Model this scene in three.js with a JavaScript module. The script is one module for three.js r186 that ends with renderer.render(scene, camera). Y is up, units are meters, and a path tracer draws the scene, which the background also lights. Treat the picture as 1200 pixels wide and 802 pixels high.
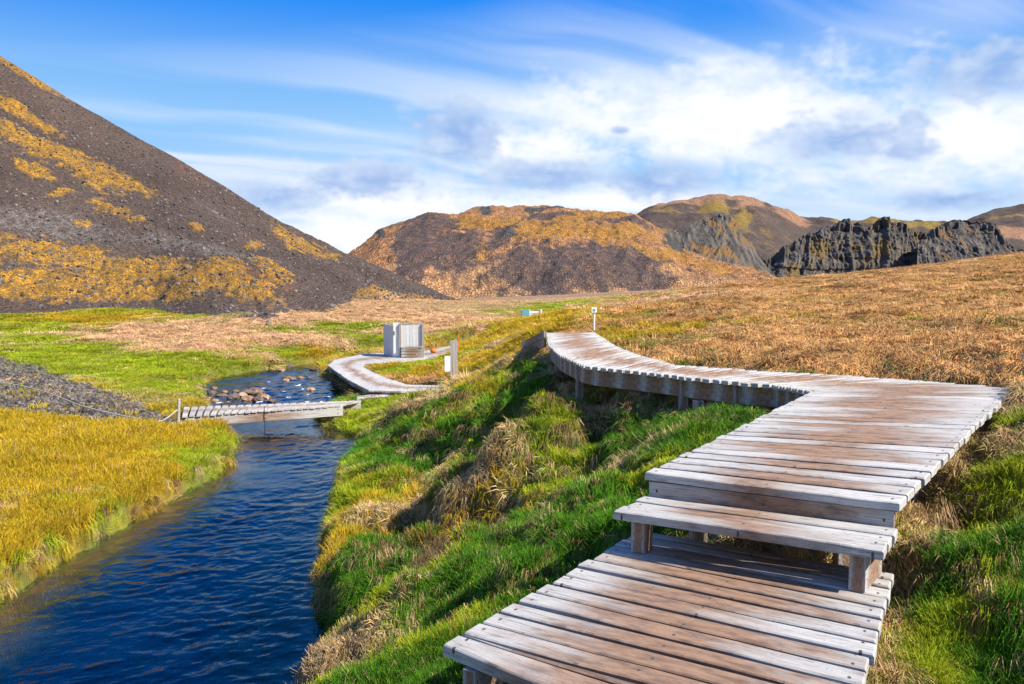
import * as THREE from 'three';
import { mergeGeometries } from 'three/addons/utils/BufferGeometryUtils.js';

// ---------------------------------------------------------------- camera
const EYE = 3.8, FPX = 1000, CX = 600, CY = 401, HORIZON = 325;
const PITCH = Math.atan((CY - HORIZON) / FPX);
const scene = new THREE.Scene();
const camera = new THREE.PerspectiveCamera(2 * Math.atan(401 / FPX) * 180 / Math.PI, 1024 / 684, 0.05, 4000);
camera.position.set(0, EYE, 0);
camera.rotation.x = -PITCH;
const renderer = new THREE.WebGLRenderer({ antialias: true });
renderer.toneMapping = THREE.LinearToneMapping;
renderer.toneMappingExposure = 2.0;
renderer.shadowMap.enabled = true;

// ---------------------------------------------------------------- sun
const SUN = new THREE.Vector3(0.72, 0.75, 0.32).normalize();
const sun = new THREE.DirectionalLight(new THREE.Color(1.0, 0.93, 0.80), 5.0);
sun.position.copy(SUN).multiplyScalar(200);
sun.castShadow = true;
sun.shadow.mapSize.set(4096, 4096);
Object.assign(sun.shadow.camera, { left: -60, right: 60, top: 60, bottom: -60, near: 1, far: 500 });
scene.add(sun, sun.target);

// ---------------------------------------------------------------- noise
function rng(seed) { let a = seed >>> 0; return () => { a = (a + 0x6D2B79F5) >>> 0; let t = a; t = Math.imul(t ^ (t >>> 15), t | 1); t ^= t + Math.imul(t ^ (t >>> 7), t | 61); return ((t ^ (t >>> 14)) >>> 0) / 4294967296; }; }
const PERM = new Uint8Array(512);
{ const r = rng(7), p = [...Array(256).keys()]; for (let i = 255; i > 0; i--) { const j = Math.floor(r() * (i + 1)); [p[i], p[j]] = [p[j], p[i]]; } for (let i = 0; i < 512; i++) PERM[i] = p[i & 255]; }
const GX = new Float32Array(256), GY = new Float32Array(256);
for (let i = 0; i < 256; i++) { GX[i] = Math.cos(i * 2.399963); GY[i] = Math.sin(i * 2.399963); }
function noise(x, y) {           // gradient noise, about -1..1
  const xi = Math.floor(x), yi = Math.floor(y), fx = x - xi, fy = y - yi, X = xi & 255, Y = yi & 255;
  const u = fx * fx * fx * (fx * (fx * 6 - 15) + 10), v = fy * fy * fy * (fy * (fy * 6 - 15) + 10);
  const a = PERM[X] + Y, b = PERM[X + 1] + Y;
  const h00 = PERM[a & 511], h01 = PERM[(a + 1) & 511], h10 = PERM[b & 511], h11 = PERM[(b + 1) & 511];
  const n00 = GX[h00] * fx + GY[h00] * fy, n10 = GX[h10] * (fx - 1) + GY[h10] * fy;
  const n01 = GX[h01] * fx + GY[h01] * (fy - 1), n11 = GX[h11] * (fx - 1) + GY[h11] * (fy - 1);
  return 1.5 * ((n00 + (n10 - n00) * u) * (1 - v) + (n01 + (n11 - n01) * u) * v);
}
function fbm(x, y, o = 4) { let s = 0, a = 0.5, f = 1; for (let i = 0; i < o; i++) { s += a * noise(x * f + i * 17.3, y * f - i * 9.1); f *= 2.03; a *= 0.5; } return s; }
function ridged(x, y, o = 4) { let s = 0, a = 0.5, f = 1; for (let i = 0; i < o; i++) { s += a * (1 - 2 * Math.abs(noise(x * f + i * 11.7, y * f + i * 5.9))); f *= 2.1; a *= 0.5; } return s; }
const clamp = (x, a = 0, b = 1) => Math.min(b, Math.max(a, x));
const smooth = (a, b, x) => { const t = clamp((x - a) / (b - a)); return t * t * (3 - 2 * t); };
const lerp = (a, b, t) => a + (b - a) * t;
const mix3 = (a, b, t) => [lerp(a[0], b[0], t), lerp(a[1], b[1], t), lerp(a[2], b[2], t)];

// ---------------------------------------------------------------- sky (air and clouds only)
{
  const W = 4096, H = 2048, data = new Float32Array(W * H * 4), r = rng(31);
  // grey-blue bellies and white heaps, given as azimuth / elevation in degrees; the part round the view continues all the way round
  const D = 180 / Math.PI, at = (px, py) => { const az = Math.atan((px - 600) / 1000); return [az * D, Math.atan((325 - py) / 1000 * Math.cos(az)) * D]; };
  const blobs = [];               // [az, el, ra, re, kind]
  const put = (px, py, rx, ry, k) => { const [a, e] = at(px, py); blobs.push([a, e, rx / 17.4, ry / 17.4, k]); };
  put(985, 166, 88, 34, 0); put(1055, 180, 40, 18, 0); put(540, 165, 66, 46, 0); put(640, 210, 85, 28, 0); put(770, 214, 74, 26, 0); put(1165, 85, 95, 36, 0); put(1062, 145, 20, 13, 0); put(725, 157, 14, 7, 0); put(430, 215, 90, 26, 0); put(330, 235, 60, 22, 0); put(1110, 235, 80, 14, 0);
  put(860, 150, 270, 62, 1); put(1120, 170, 210, 62, 1); put(640, 180, 110, 40, 1); put(450, 240, 125, 44, 1); put(400, 270, 120, 36, 1); put(590, 175, 40, 40, 1); put(700, 235, 180, 22, 1);
  for (let i = 0; i < 26; i++) { const a = 40 + r() * 280; blobs.push([a, 4 + r() * 9, 4 + r() * 8, 1.5 + r() * 2.4, 1]); blobs.push([a + r() * 10, 4 + r() * 11, 2 + r() * 4, 1 + r() * 1.8, 0]); }
  const lo = [0.84, 0.95, 1.06], mid = [0.31, 0.63, 1.05], hi = [0.004, 0.27, 1.0], zen = [0.008, 0.16, 0.68];
  const white = [1.12, 1.13, 1.15], belly = [0.33, 0.51, 0.90];
  for (let j = 0; j < H; j++) {
    const el = (j + 0.5) / H * 180 - 90;
    for (let i = 0; i < W; i++) {
      const k = (j * W + i) * 4;
      if (el < -1) { data[k] = 0.30; data[k + 1] = 0.27; data[k + 2] = 0.22; data[k + 3] = 1; continue; }
      const th = ((i + 0.5) / W - 0.5) * 2 * Math.PI;        // atan2(z, x)
      let az = (th + Math.PI / 2) * D; if (az > 180) az -= 360;
      const e = Math.max(el, 0);
      const ca = Math.cos(az / D), sa = Math.sin(az / D);
      let c = e < 9 ? mix3(lo, mid, smooth(0, 9, e)) : e < 19 ? mix3(mid, hi, smooth(9, 19, e)) : mix3(hi, zen, smooth(19, 70, e));
      // high cirrus: a thin sheet combed into long streaks on a plane far overhead
      const den = Math.sin((e + 3) / D), X = sa * Math.cos(e / D) / den, Z = ca * Math.cos(e / D) / den;
      const rx = X * 0.80 + Z * 0.60, rz = -X * 0.60 + Z * 0.80;
      const wx = rx + 0.5 * fbm(X * 0.9, Z * 0.9, 3), wz = rz + 0.28 * fbm(X * 0.8 + 9, Z * 0.8, 3);
      const streak = fbm(wx * 0.30 + 3.3, wz * 1.9 + 0.4, 5), sheet = fbm(wx * 0.16 + 5, wz * 0.55 + 8, 3);
      let ci = smooth(-0.28, 0.55, sheet * 1.0 + streak * 1.05 + 0.04) * 0.90;
      // a wide band of cirrus leaning up to the right, with clear deep blue on its upper left side
      const tilt = e - 9.5 - 0.17 * (az + 5) - 1.2 * fbm(az * 0.05 + 2, 1.5, 2);
      const away = Math.min(1, Math.max(0, (Math.abs(az) - 42) / 25));
      ci *= lerp(clamp(1.05 - 0.15 * Math.max(0, tilt - 1)), 0.72, away);
      ci += 0.48 * Math.exp(-tilt * tilt / 3.6) * (0.65 + 0.7 * streak) * (1 - away);
      c = mix3(c, [0.82, 0.93, 1.10], clamp(ci) * 0.9);
      // lower clouds
      let wh = 0, be = 0;
      if (e < 24) {
        const n1 = fbm(az * 0.16 + 4, e * 0.40, 5), n2 = fbm(az * 0.42 + 7, e * 0.75 + 3, 5), n3 = fbm(az * 1.6 + 1, e * 2.6, 3);
        for (const b of blobs) {
          let da = az - b[0]; if (da > 180) da -= 360; if (da < -180) da += 360;
          if (Math.abs(da) > b[2] * 2.2) continue;
          const de = e - b[1], q = (da / b[2]) ** 2 + (de / b[3] * (de < 0 ? 1.15 : 1)) ** 2;
          if (q > 5) continue;
          if (b[4]) wh = Math.max(wh, smooth(1.35, 0.1, Math.sqrt(q) - 0.65 * n1 - 0.55 * n2 - 0.25 * n3));
          else be = Math.max(be, smooth(1.12, 0.34, Math.sqrt(q) - 0.95 * n2 - 0.45 * n1 - 0.30 * n3));
        }
        c = mix3(c, white, wh * 0.95);
        c = mix3(c, mix3(belly, [0.62, 0.77, 1.02], clamp(0.42 + 1.4 * n2)), be * 0.90);
      }
      data[k] = c[0]; data[k + 1] = c[1]; data[k + 2] = c[2]; data[k + 3] = 1;
    }
  }
  const t = new THREE.DataTexture(data, W, H, THREE.RGBAFormat, THREE.FloatType);
  t.mapping = THREE.EquirectangularReflectionMapping; t.magFilter = t.minFilter = THREE.LinearFilter; t.needsUpdate = true;
  scene.background = t; scene.environment = t; scene.backgroundIntensity = 0.47;
}

// ---------------------------------------------------------------- helpers: pixels to places
const SP = Math.sin(PITCH), CP = Math.cos(PITCH);
function dirOf(px, py) { const x = (px - CX) / FPX, y = -(py - CY) / FPX; return [x, y * CP - SP, -(CP + y * SP)]; }
function onY(px, py, Y) { const d = dirOf(px, py), t = (Y - EYE) / d[1]; return [d[0] * t, Y, d[2] * t]; }
function atZ(px, py, depth) { const d = dirOf(px, py), t = depth / -d[2]; return [d[0] * t, EYE + d[1] * t, -depth]; }
const V = (a) => new THREE.Vector3(a[0], a[1], a[2]);

const used = {};
function numbered(n) { const k = used[n] = (used[n] ?? -1) + 1; return k ? `${n}_${String(k).padStart(3, '0')}` : n; }
function tag(o, label, category, group) { o.userData.label = label; if (category) o.userData.category = category; if (group) o.userData.group = group; return o; }
function shade(o) { o.castShadow = o.receiveShadow = true; return o; }
function top(o, name) { o.name = numbered(name); scene.add(o); return shade(o); }
function thing(name, label, category, pos = [0, 0, 0], turn = 0, group) { const g = new THREE.Group(); g.position.set(...pos); g.rotation.y = turn; top(g, name); return tag(g, label, category, group); }
function part(parent, name, geo, mat) { const m = new THREE.Mesh(geo, mat); m.name = name; parent.add(m); return shade(m); }
function structure(name, geo, mat) { const m = top(new THREE.Mesh(geo, mat), name); m.userData.kind = 'structure'; return m; }

// ---------------------------------------------------------------- textures
function grey(size, fn, srgb = false) {
  const d = new Uint8Array(size * size * 4);
  for (let j = 0; j < size; j++) for (let i = 0; i < size; i++) { const v = fn(i / size, j / size, i, j), k = (j * size + i) * 4; const c = Array.isArray(v) ? v : [v, v, v]; d[k] = clamp(c[0]) * 255; d[k + 1] = clamp(c[1]) * 255; d[k + 2] = clamp(c[2]) * 255; d[k + 3] = 255; }
  const t = new THREE.DataTexture(d, size, size, THREE.RGBAFormat); t.wrapS = t.wrapT = THREE.RepeatWrapping; t.magFilter = THREE.LinearFilter; t.minFilter = THREE.LinearMipmapLinearFilter; t.generateMipmaps = true; if (srgb) t.colorSpace = THREE.SRGBColorSpace; t.needsUpdate = true; return t;
}
// tileable stone speckle: scattered cells
function cellTexture(size, cells, seed, soft) {
  const r = rng(seed), px = [], n = cells * cells;
  for (let k = 0; k < n; k++) px.push([r(), r(), 0.35 + 0.65 * r() ** 1.3, (r() - 0.5) * 0.10]);
  return grey(size, (u, v) => {
    const x = u * cells, y = v * cells, xi = Math.floor(x), yi = Math.floor(y); let best = 9, second = 9, id = 0;
    for (let b = -1; b <= 1; b++) for (let a = -1; a <= 1; a++) { const q = ((yi + b + cells) % cells) * cells + (xi + a + cells) % cells, dx = xi + a + px[q][0] - x, dy = yi + b + px[q][1] - y, d = dx * dx + dy * dy; if (d < best) { second = best; best = d; id = q; } else if (d < second) second = d; }
    const edge = smooth(0.0, soft, Math.sqrt(second) - Math.sqrt(best)), c = px[id][2] * (0.45 + 0.55 * edge), w = px[id][3];
    return [c * (1 + w), c, c * (1 - w)];
  });
}
const stoneTex = cellTexture(1024, 96, 3, 0.28);
const soilTex = grey(512, (u, v, i, j) => { const a = (i * 7919 + j * 104729) % 997 / 997; const t = 2 * Math.PI; const n = fbm(6 * Math.cos(u * t) + 20, 6 * Math.sin(u * t) + 9 * v * 0, 4) * 0; return clamp(0.62 + 0.30 * (fbm(u * 24, v * 24, 4) * smooth(0, 0.06, Math.min(u, 1 - u, v, 1 - v))) + 0.22 * (a - 0.5) + n); });

// ---------------------------------------------------------------- the ground: places with height and what grows there
// kinds: 0 lush green, 1 lime green, 2 golden grass, 3 orange dry grass, 4 pale straw, 5 mud, 6 rosy straw
const G = 0, L = 1, Y_ = 2, O = 3, T = 4, M = 5, P = 6;
const KIND = [[0.064, 0.170, 0.007], [0.255, 0.305, 0.010], [0.400, 0.270, 0.012], [0.485, 0.262, 0.095], [0.450, 0.310, 0.145], [0.060, 0.036, 0.022], [0.560, 0.340, 0.175]];
const CP_ = [];   // [x, z, h, kind]
const c = (px, py, Y, k) => { const p = onY(px, py, Y); CP_.push([p[0], p[2], Y, k]); };
const cd = (px, depth, Y, k) => CP_.push([(px - CX) / FPX * depth, -depth, Y, k]);
const cw = (x, z, Y, k) => CP_.push([x, z, Y, k]);
// left bank
c(0, 480, .75, Y_); c(0, 560, .6, Y_); c(0, 640, .5, Y_); c(60, 600, .5, Y_); c(100, 525, .62, Y_); c(150, 560, .45, Y_); c(200, 505, .55, Y_); c(225, 540, .4, L); c(255, 515, .35, L); c(0, 685, .4, L); c(40, 652, .4, L); c(120, 605, .4, L); c(175, 575, .42, Y_); c(-300, 560, .7, Y_); c(-300, 480, .9, Y_); c(-300, 760, .5, Y_); c(50, 500, .7, Y_); c(60, 545, .6, Y_); c(10, 600, .52, T);
// gravel tongue and the meadow above it
c(0, 418, 1.0, L); c(0, 447, .92, T); c(100, 462, .75, T); c(60, 486, .66, Y_); c(190, 492, .5, Y_); c(200, 455, .5, L); c(150, 440, .65, L); c(60, 425, .85, L); c(-300, 440, 1.0, Y_);
c(0, 390, 1.0, L); c(50, 382, 1.1, L); c(110, 378, 1.15, Y_); c(60, 400, .9, L); c(150, 398, .85, P); c(100, 412, .8, L); c(200, 388, 1.0, P); c(250, 392, .85, P); c(220, 420, .6, L); c(180, 430, .6, L); c(300, 396, .8, P); c(340, 390, .85, L); c(330, 413, .5, L); c(390, 412, .5, Y_); c(270, 430, .4, L); c(220, 438, .5, L); c(380, 385, .9, L); c(425, 398, .65, L); c(440, 405, .6, L); c(410, 385, .9, L); c(360, 400, .7, P); c(240, 408, .75, P); c(130, 425, .7, L);
// shed flat, the slope behind it and the valley floor
c(470, 420, .42, T); c(500, 440, .5, Y_); c(470, 436, .42, L); c(440, 430, .42, Y_); c(500, 449, .36, O); c(545, 432, .85, Y_); c(560, 442, 1.1, T); c(520, 425, .6, L); c(540, 412, .75, Y_); c(600, 425, 1.65, Y_); c(640, 410, 2.2, T); c(590, 402, 1.5, T); c(560, 398, 1.0, Y_); c(620, 392, 2.1, Y_);
cw(-2.2, -23.6, .32, G); cw(-3.0, -23.6, .32, L); cw(-1.3, -23.9, .42, T); cw(-3.6, -24.0, .35, G); cd(470, 46, .75, P); cd(500, 55, .8, P); cd(540, 60, .8, P); cd(520, 70, 1.0, T); cd(560, 75, 1.0, T); cd(600, 70, .9, L); cd(620, 60, .75, L); cd(640, 100, 1.0, P); cd(580, 100, .9, P); cd(640, 50, 1.4, Y_); cd(670, 70, 1.6, L); cd(700, 90, 1.6, P); cd(455, 62, 1.1, P); cd(480, 75, 1.4, T); cd(660, 40, 2.0, Y_); cd(720, 50, 2.3, L); cd(610, 130, .8, P); cd(700, 130, 1.4, P);
// middle slope down to the stream
c(450, 482, .35, L); c(400, 490, .16, L); c(415, 500, .2, L); c(390, 480, .14, L); c(470, 470, .36, G); c(500, 472, .7, T); c(440, 520, .4, G); c(480, 500, .75, G); c(520, 500, 1.08, G); c(560, 470, 1.42, Y_); c(600, 455, 1.75, L); c(630, 432, 2.05, G); c(620, 415, 2.1, T); c(640, 470, 1.9, G); c(580, 520, 1.32, L); c(620, 520, 1.6, L); c(540, 540, .95, T); c(600, 560, 1.2, G); c(500, 550, .6, G); c(450, 560, .4, G); c(415, 575, .32, L); c(405, 600, .3, L); c(440, 600, .35, Y_); c(460, 620, .4, T); c(430, 640, .4, Y_); c(385, 690, .35, G); c(430, 690, .6, G); c(450, 660, .55, G); c(480, 630, .5, M); c(520, 650, .75, M); c(535, 640, .8, M); c(552, 628, .85, M); c(470, 634, .45, M); c(500, 664, .8, M); c(500, 675, .85, M); c(545, 630, .8, Y_); c(560, 600, .95, T); c(400, 420 + 50, .3, G); c(395, 455, .3, G); c(660, 500, 1.7, L); c(700, 510, 1.8, G); c(680, 540, 1.65, L); c(600, 490, 1.62, G); c(560, 500, 1.28, L); c(520, 480, .95, T); c(560, 440 + 10, 1.2, Y_); c(650, 440, 2.15, G); c(650, 455, 2.05, G); c(680, 470, 2.05, G); c(740, 500, 2.0, G); c(760, 480, 2.15, G); c(780, 500, 2.15, G); c(700, 475, 2.1, G);
// foreground slope
c(420, 760, .9, T); c(385, 795, .65, T); c(450, 740, .95, L); c(480, 700, 1.05, L); c(500, 690, 1.1, L); c(540, 700, 1.4, G); c(560, 730, 1.55, G); c(520, 785, 1.65, G); c(480, 780, 1.4, L); c(440, 800, 1.1, T); c(600, 660, 1.55, G); c(640, 660, 1.7, G); c(680, 620, 1.75, G); c(720, 615, 1.9, G); c(660, 680, 1.8, G); c(740, 590, 1.95, G); c(760, 560, 2.0, L); c(700, 580, 1.65, G); c(640, 610, 1.5, G); c(580, 650, 1.4, G); c(850, 495, 2.28, G); c(800, 520, 2.2, G); c(815, 488, 2.23, T); c(880, 480, 2.3, G); c(720, 535, 1.8, G); c(750, 530, 1.95, T);
// under and right of the decks
cw(0.8, -3.2, 1.95, M); cw(1.3, -4.2, 2.0, M); cw(2.0, -5.5, 2.1, M); cw(3.2, -7.2, 2.2, M); cw(3.2, -9.2, 2.3, M); cw(0, 0, 1.95, G); cw(2, 0, 2.0, L); cw(-1.6, -2, 1.5, G); cw(-2.5, 1, 1.2, G); cw(0, 6, 2.2, G); cw(5, 4, 2.4, L); cw(-1.2, -4.6, 1.35, G);
c(1100, 640, 2.15, L); c(1070, 620, 2.1, T); c(1150, 560, 2.36, L); c(1190, 500, 2.55, L); c(1190, 700, 2.1, G); c(1190, 650, 2.05, M); c(1100, 760, 1.98, L); c(1060, 800, 1.92, L); c(1150, 640, 2.0, M); c(1185, 480, 2.6, T); c(1085, 570, 2.25, T); c(1120, 700, 2.05, G); c(1400, 600, 2.3, G); c(1300, 500, 2.7, L); c(1060, 690, 2.0, G); c(1110, 540, 2.35, T); c(1150, 720, 2.05, L); c(1160, 780, 2.0, G);
// the dry field
c(800, 418, 2.6, O); c(720, 385, 2.5, O); c(760, 395, 2.55, Y_); c(850, 410, 2.65, O); c(900, 415, 2.72, O); c(1000, 425, 2.72, O); c(1100, 432, 2.74, O); c(1195, 440, 2.75, O); c(1400, 460, 2.85, O); c(900, 392, 2.75, O); c(1000, 400, 2.8, O); c(1100, 405, 2.85, O);
cd(850, 22, 2.78, O); cd(950, 22, 2.9, O); cd(1050, 20, 3.0, O); cd(1150, 18, 3.0, O); cd(880, 45, 3.1, O); cd(1000, 45, 3.45, O); cd(1150, 45, 4.1, O); cd(760, 40, 2.6, P); cd(720, 30, 2.5, O); cd(800, 30, 2.75, O); cd(900, 30, 2.95, O); cd(1000, 30, 3.15, O); cd(1200, 30, 3.5, O); cd(1500, 30, 3.9, O);
cd(760, 60, 2.5, P); cd(840, 65, 3.0, O); cd(905, 70, 3.35, O); cd(1000, 70, 4.0, O); cd(1100, 70, 4.7, O); cd(1200, 70, 5.75, O); cd(1350, 70, 6.6, O); cd(1600, 70, 7.5, O); cd(800, 90, 2.3, P); cd(905, 100, 3.0, O); cd(1100, 110, 3.6, O); cd(1300, 110, 5.0, O);
// left hill foot
const LFOOT = [[-700, 392, 42], [-200, 374, 50], [0, 367, 54], [120, 362, 57], [180, 363, 57], [250, 371, 51], [314, 377, 48], [355, 372, 52], [420, 353, 72], [480, 352, 88], [560, 358, 100]];
for (const [px, py, d] of LFOOT) { const p = atZ(px, py, d); CP_.push([p[0], p[2], p[1], px > 300 ? P : L]); }

// water edge polygons (pixels on the water plane)
const WL = [[-420, 1000], [-120, 802], [0, 706], [60, 668], [130, 628], [200, 588], [245, 563], [268, 545], [273, 525], [262, 508], [244, 492], [229, 470], [226, 456], [245, 445], [290, 437], [340, 430], [392, 422], [440, 417], [500, 413]].map(([a, b]) => { const p = onY(a, b, 0); return [p[0], p[2]]; });
const WR = [[378, 840], [386, 802], [393, 772], [374, 718], [371, 690], [384, 658], [380, 640], [391, 600], [402, 562], [408, 546], [432, 527], [421, 513], [388, 504], [371, 497], [379, 486], [410, 474], [416, 463], [400, 452], [380, 441], [377, 433], [397, 427], [450, 422], [505, 418]].map(([a, b]) => { const p = onY(a, b, 0); return [p[0], p[2]]; });
WR.unshift([-2.2, -4.5], [-2.8, -1], [-3.6, 4]); WL.unshift([-8.2, 4]);
const RIVER = [...WL, ...WR.slice().reverse()];
function polyDist(poly, x, z) {     // signed: negative inside
  let d = 1e9, inside = false;
  for (let i = 0, j = poly.length - 1; i < poly.length; j = i++) {
    const ax = poly[j][0], az = poly[j][1], bx = poly[i][0], bz = poly[i][1], ex = bx - ax, ez = bz - az, wx = x - ax, wz = z - az;
    const t = clamp((wx * ex + wz * ez) / (ex * ex + ez * ez)), qx = wx - ex * t, qz = wz - ez * t; d = Math.min(d, qx * qx + qz * qz);
    if ((az > z) !== (bz > z) && x < (bx - ax) * (z - az) / (bz - az) + ax) inside = !inside;
  }
  return (inside ? -1 : 1) * Math.sqrt(d);
}
const RB = { x0: Math.min(...RIVER.map((p) => p[0])) - 2, x1: Math.max(...RIVER.map((p) => p[0])) + 2, z0: Math.min(...RIVER.map((p) => p[1])) - 2, z1: 6 };
const GRAVEL = [[-400, 410, 1.2], [0, 419, 1.0], [45, 427, .9], [90, 445, .8], [140, 463, .68], [180, 477, .6], [207, 485, .55], [226, 489, .5], [216, 502, .45], [150, 501, .55], [90, 495, .62], [0, 482, .72], [-400, 478, .95]].map(([a, b, y]) => { const p = onY(a, b, y); return [p[0], p[2]]; });

// smooth surface through the places
const RBF = (() => {
  const N = CP_.length, n = N + 3, A = [], cc = 0.12;
  for (let i = 0; i < n; i++) A.push(new Float64Array(n + 1));
  const phi = (a, b, p, q) => -Math.sqrt((a - p) ** 2 + (b - q) ** 2 + cc);
  for (let i = 0; i < N; i++) {
    for (let j = 0; j < N; j++) A[i][j] = phi(CP_[i][0], CP_[i][1], CP_[j][0], CP_[j][1]) + (i === j ? 0.03 : 0);
    A[i][N] = A[N][i] = 1; A[i][N + 1] = A[N + 1][i] = CP_[i][0]; A[i][N + 2] = A[N + 2][i] = CP_[i][1]; A[i][n] = CP_[i][2];
  }
  for (let k = 0; k < n; k++) {
    let p = k; for (let i = k + 1; i < n; i++) if (Math.abs(A[i][k]) > Math.abs(A[p][k])) p = i;
    [A[k], A[p]] = [A[p], A[k]];
    for (let i = k + 1; i < n; i++) { const f = A[i][k] / A[k][k]; if (f) for (let j = k; j <= n; j++) A[i][j] -= f * A[k][j]; }
  }
  const w = new Float64Array(n);
  for (let k = n - 1; k >= 0; k--) { let s = A[k][n]; for (let j = k + 1; j < n; j++) s -= A[k][j] * w[j]; w[k] = s / A[k][k]; }
  const xs = Float64Array.from(CP_, (p) => p[0]), zs = Float64Array.from(CP_, (p) => p[1]);
  return (x, z) => { let s = w[N] + w[N + 1] * x + w[N + 2] * z; for (let i = 0; i < N; i++) { const a = x - xs[i], b = z - zs[i]; s -= w[i] * Math.sqrt(a * a + b * b + cc); } return s; };
})();
// what grows there, as weights
const WK = new Float64Array(7);
function kinds(x, z) {
  WK.fill(1e-9);
  for (const p of CP_) { const a = x - p[0], b = z - p[1], d = a * a + b * b + 0.02; WK[p[3]] += 1 / (d * d); }
  let s = 0;
  WK[T] *= 0.30; WK[G] *= 1.6; WK[L] *= 1.2;
  for (let k = 0; k < 7; k++) { WK[k] = (WK[k] ** 0.5) * Math.exp(1.5 * noise(x * 1.9 + k * 13.1, z * 1.9 - k * 7.7) + 1.0 * noise(x * 0.5 + k * 5.3, z * 0.5 + k * 3.1)); WK[k] = WK[k] ** 2.4; s += WK[k]; }
  for (let k = 0; k < 7; k++) WK[k] /= s;
  return WK;
}
// turf mounds with steep sides, and notches between them: [x, z, r, a]
const MOUNDS = [];
const md = (px, py, Y, r, a) => { const p = onY(px, py, Y); MOUNDS.push([p[0], p[2], r, a]); };
md(575, 562, 1.25, .85, .34); md(620, 572, 1.3, .55, .22); md(430, 585, .35, .75, .22); md(420, 628, .4, .5, .16); md(400, 690, .4, .55, .2); md(440, 690, .6, .5, .2); md(440, 555, .45, .9, .25); md(505, 520, .8, .6, .3); md(490, 490, .7, .7, .25); md(545, 520, 1.0, .5, .25); md(415, 755, .9, .45, .22); md(470, 700, .95, .35, .14); md(565, 490, 1.2, .6, .22); md(620, 485, 1.6, .8, .2); md(660, 530, 1.6, .5, .2); md(730, 510, 1.85, .4, .2); md(400, 490, .2, .7, .05); md(390, 452, .3, .8, .25); md(1175, 690, 2.1, .4, .16); md(1160, 590, 2.25, .4, .12); md(1130, 480, 2.5, .3, .1);
md(706, 535, 1.6, .28, -.42); md(712, 515, 1.65, .22, -.35); md(698, 558, 1.6, .22, -.3); md(430, 640, .4, .22, -.15); md(510, 660, .8, .35, -.3); md(480, 640, .55, .4, -.26); md(545, 640, .9, .3, -.3); md(528, 650, .8, .3, -.25); md(460, 590, .4, .4, -.15); md(520, 545, .8, .3, -.2); md(1165, 645, 2.0, .38, -.28); md(1070, 590, 2.1, .4, -.2); md(575, 612, 1.0, .5, -.2); md(655, 440, 2.1, .6, -.2);
{ // many smaller hummocks over the slope between the raised walk and the stream
  const r = rng(61);
  for (let i = 0; i < 170; i++) { const px = 390 + 360 * r(), py = 440 + 290 * r() ** 1.1, Y = clamp(0.35 + (px - 390) / 260 * (0.9 + (py - 440) / 500), 0.3, 2.1), p = onY(px, py, Y); if (Math.abs(p[2]) < 5.5) continue; MOUNDS.push([p[0], p[2], 0.16 + 0.24 * r(), (0.06 + 0.14 * r()) * (r() < .4 ? -1 : 1), 1]); }
  for (let i = 0; i < 26; i++) MOUNDS.push([2.4 + 3.4 * r(), -3.4 - 4.2 * r(), 0.14 + 0.2 * r(), (0.05 + 0.11 * r()) * (r() < .4 ? -1 : 1), 1]);
}
function mounds(x, z) {
  let s = 0, hi = 0, lo = 0;
  for (const m of MOUNDS) {
    const a = x - m[0], b = z - m[1], d = Math.sqrt(a * a + b * b); if (d > m[2] * 1.6) continue;
    const q = m[3] * smooth(m[2] * 1.25, m[2] * 0.62, d + 0.22 * m[2] * noise(x * 3.1, z * 3.1));
    if (m[4]) { hi = Math.max(hi, q); lo = Math.min(lo, q); } else s += 1.15 * q;
  }
  s += hi + lo - 0.04;
  return s;
}
function riverDist(x, z) { return x < RB.x0 || x > RB.x1 || z < RB.z0 || z > RB.z1 ? 9 : polyDist(RIVER, x, z); }
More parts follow.
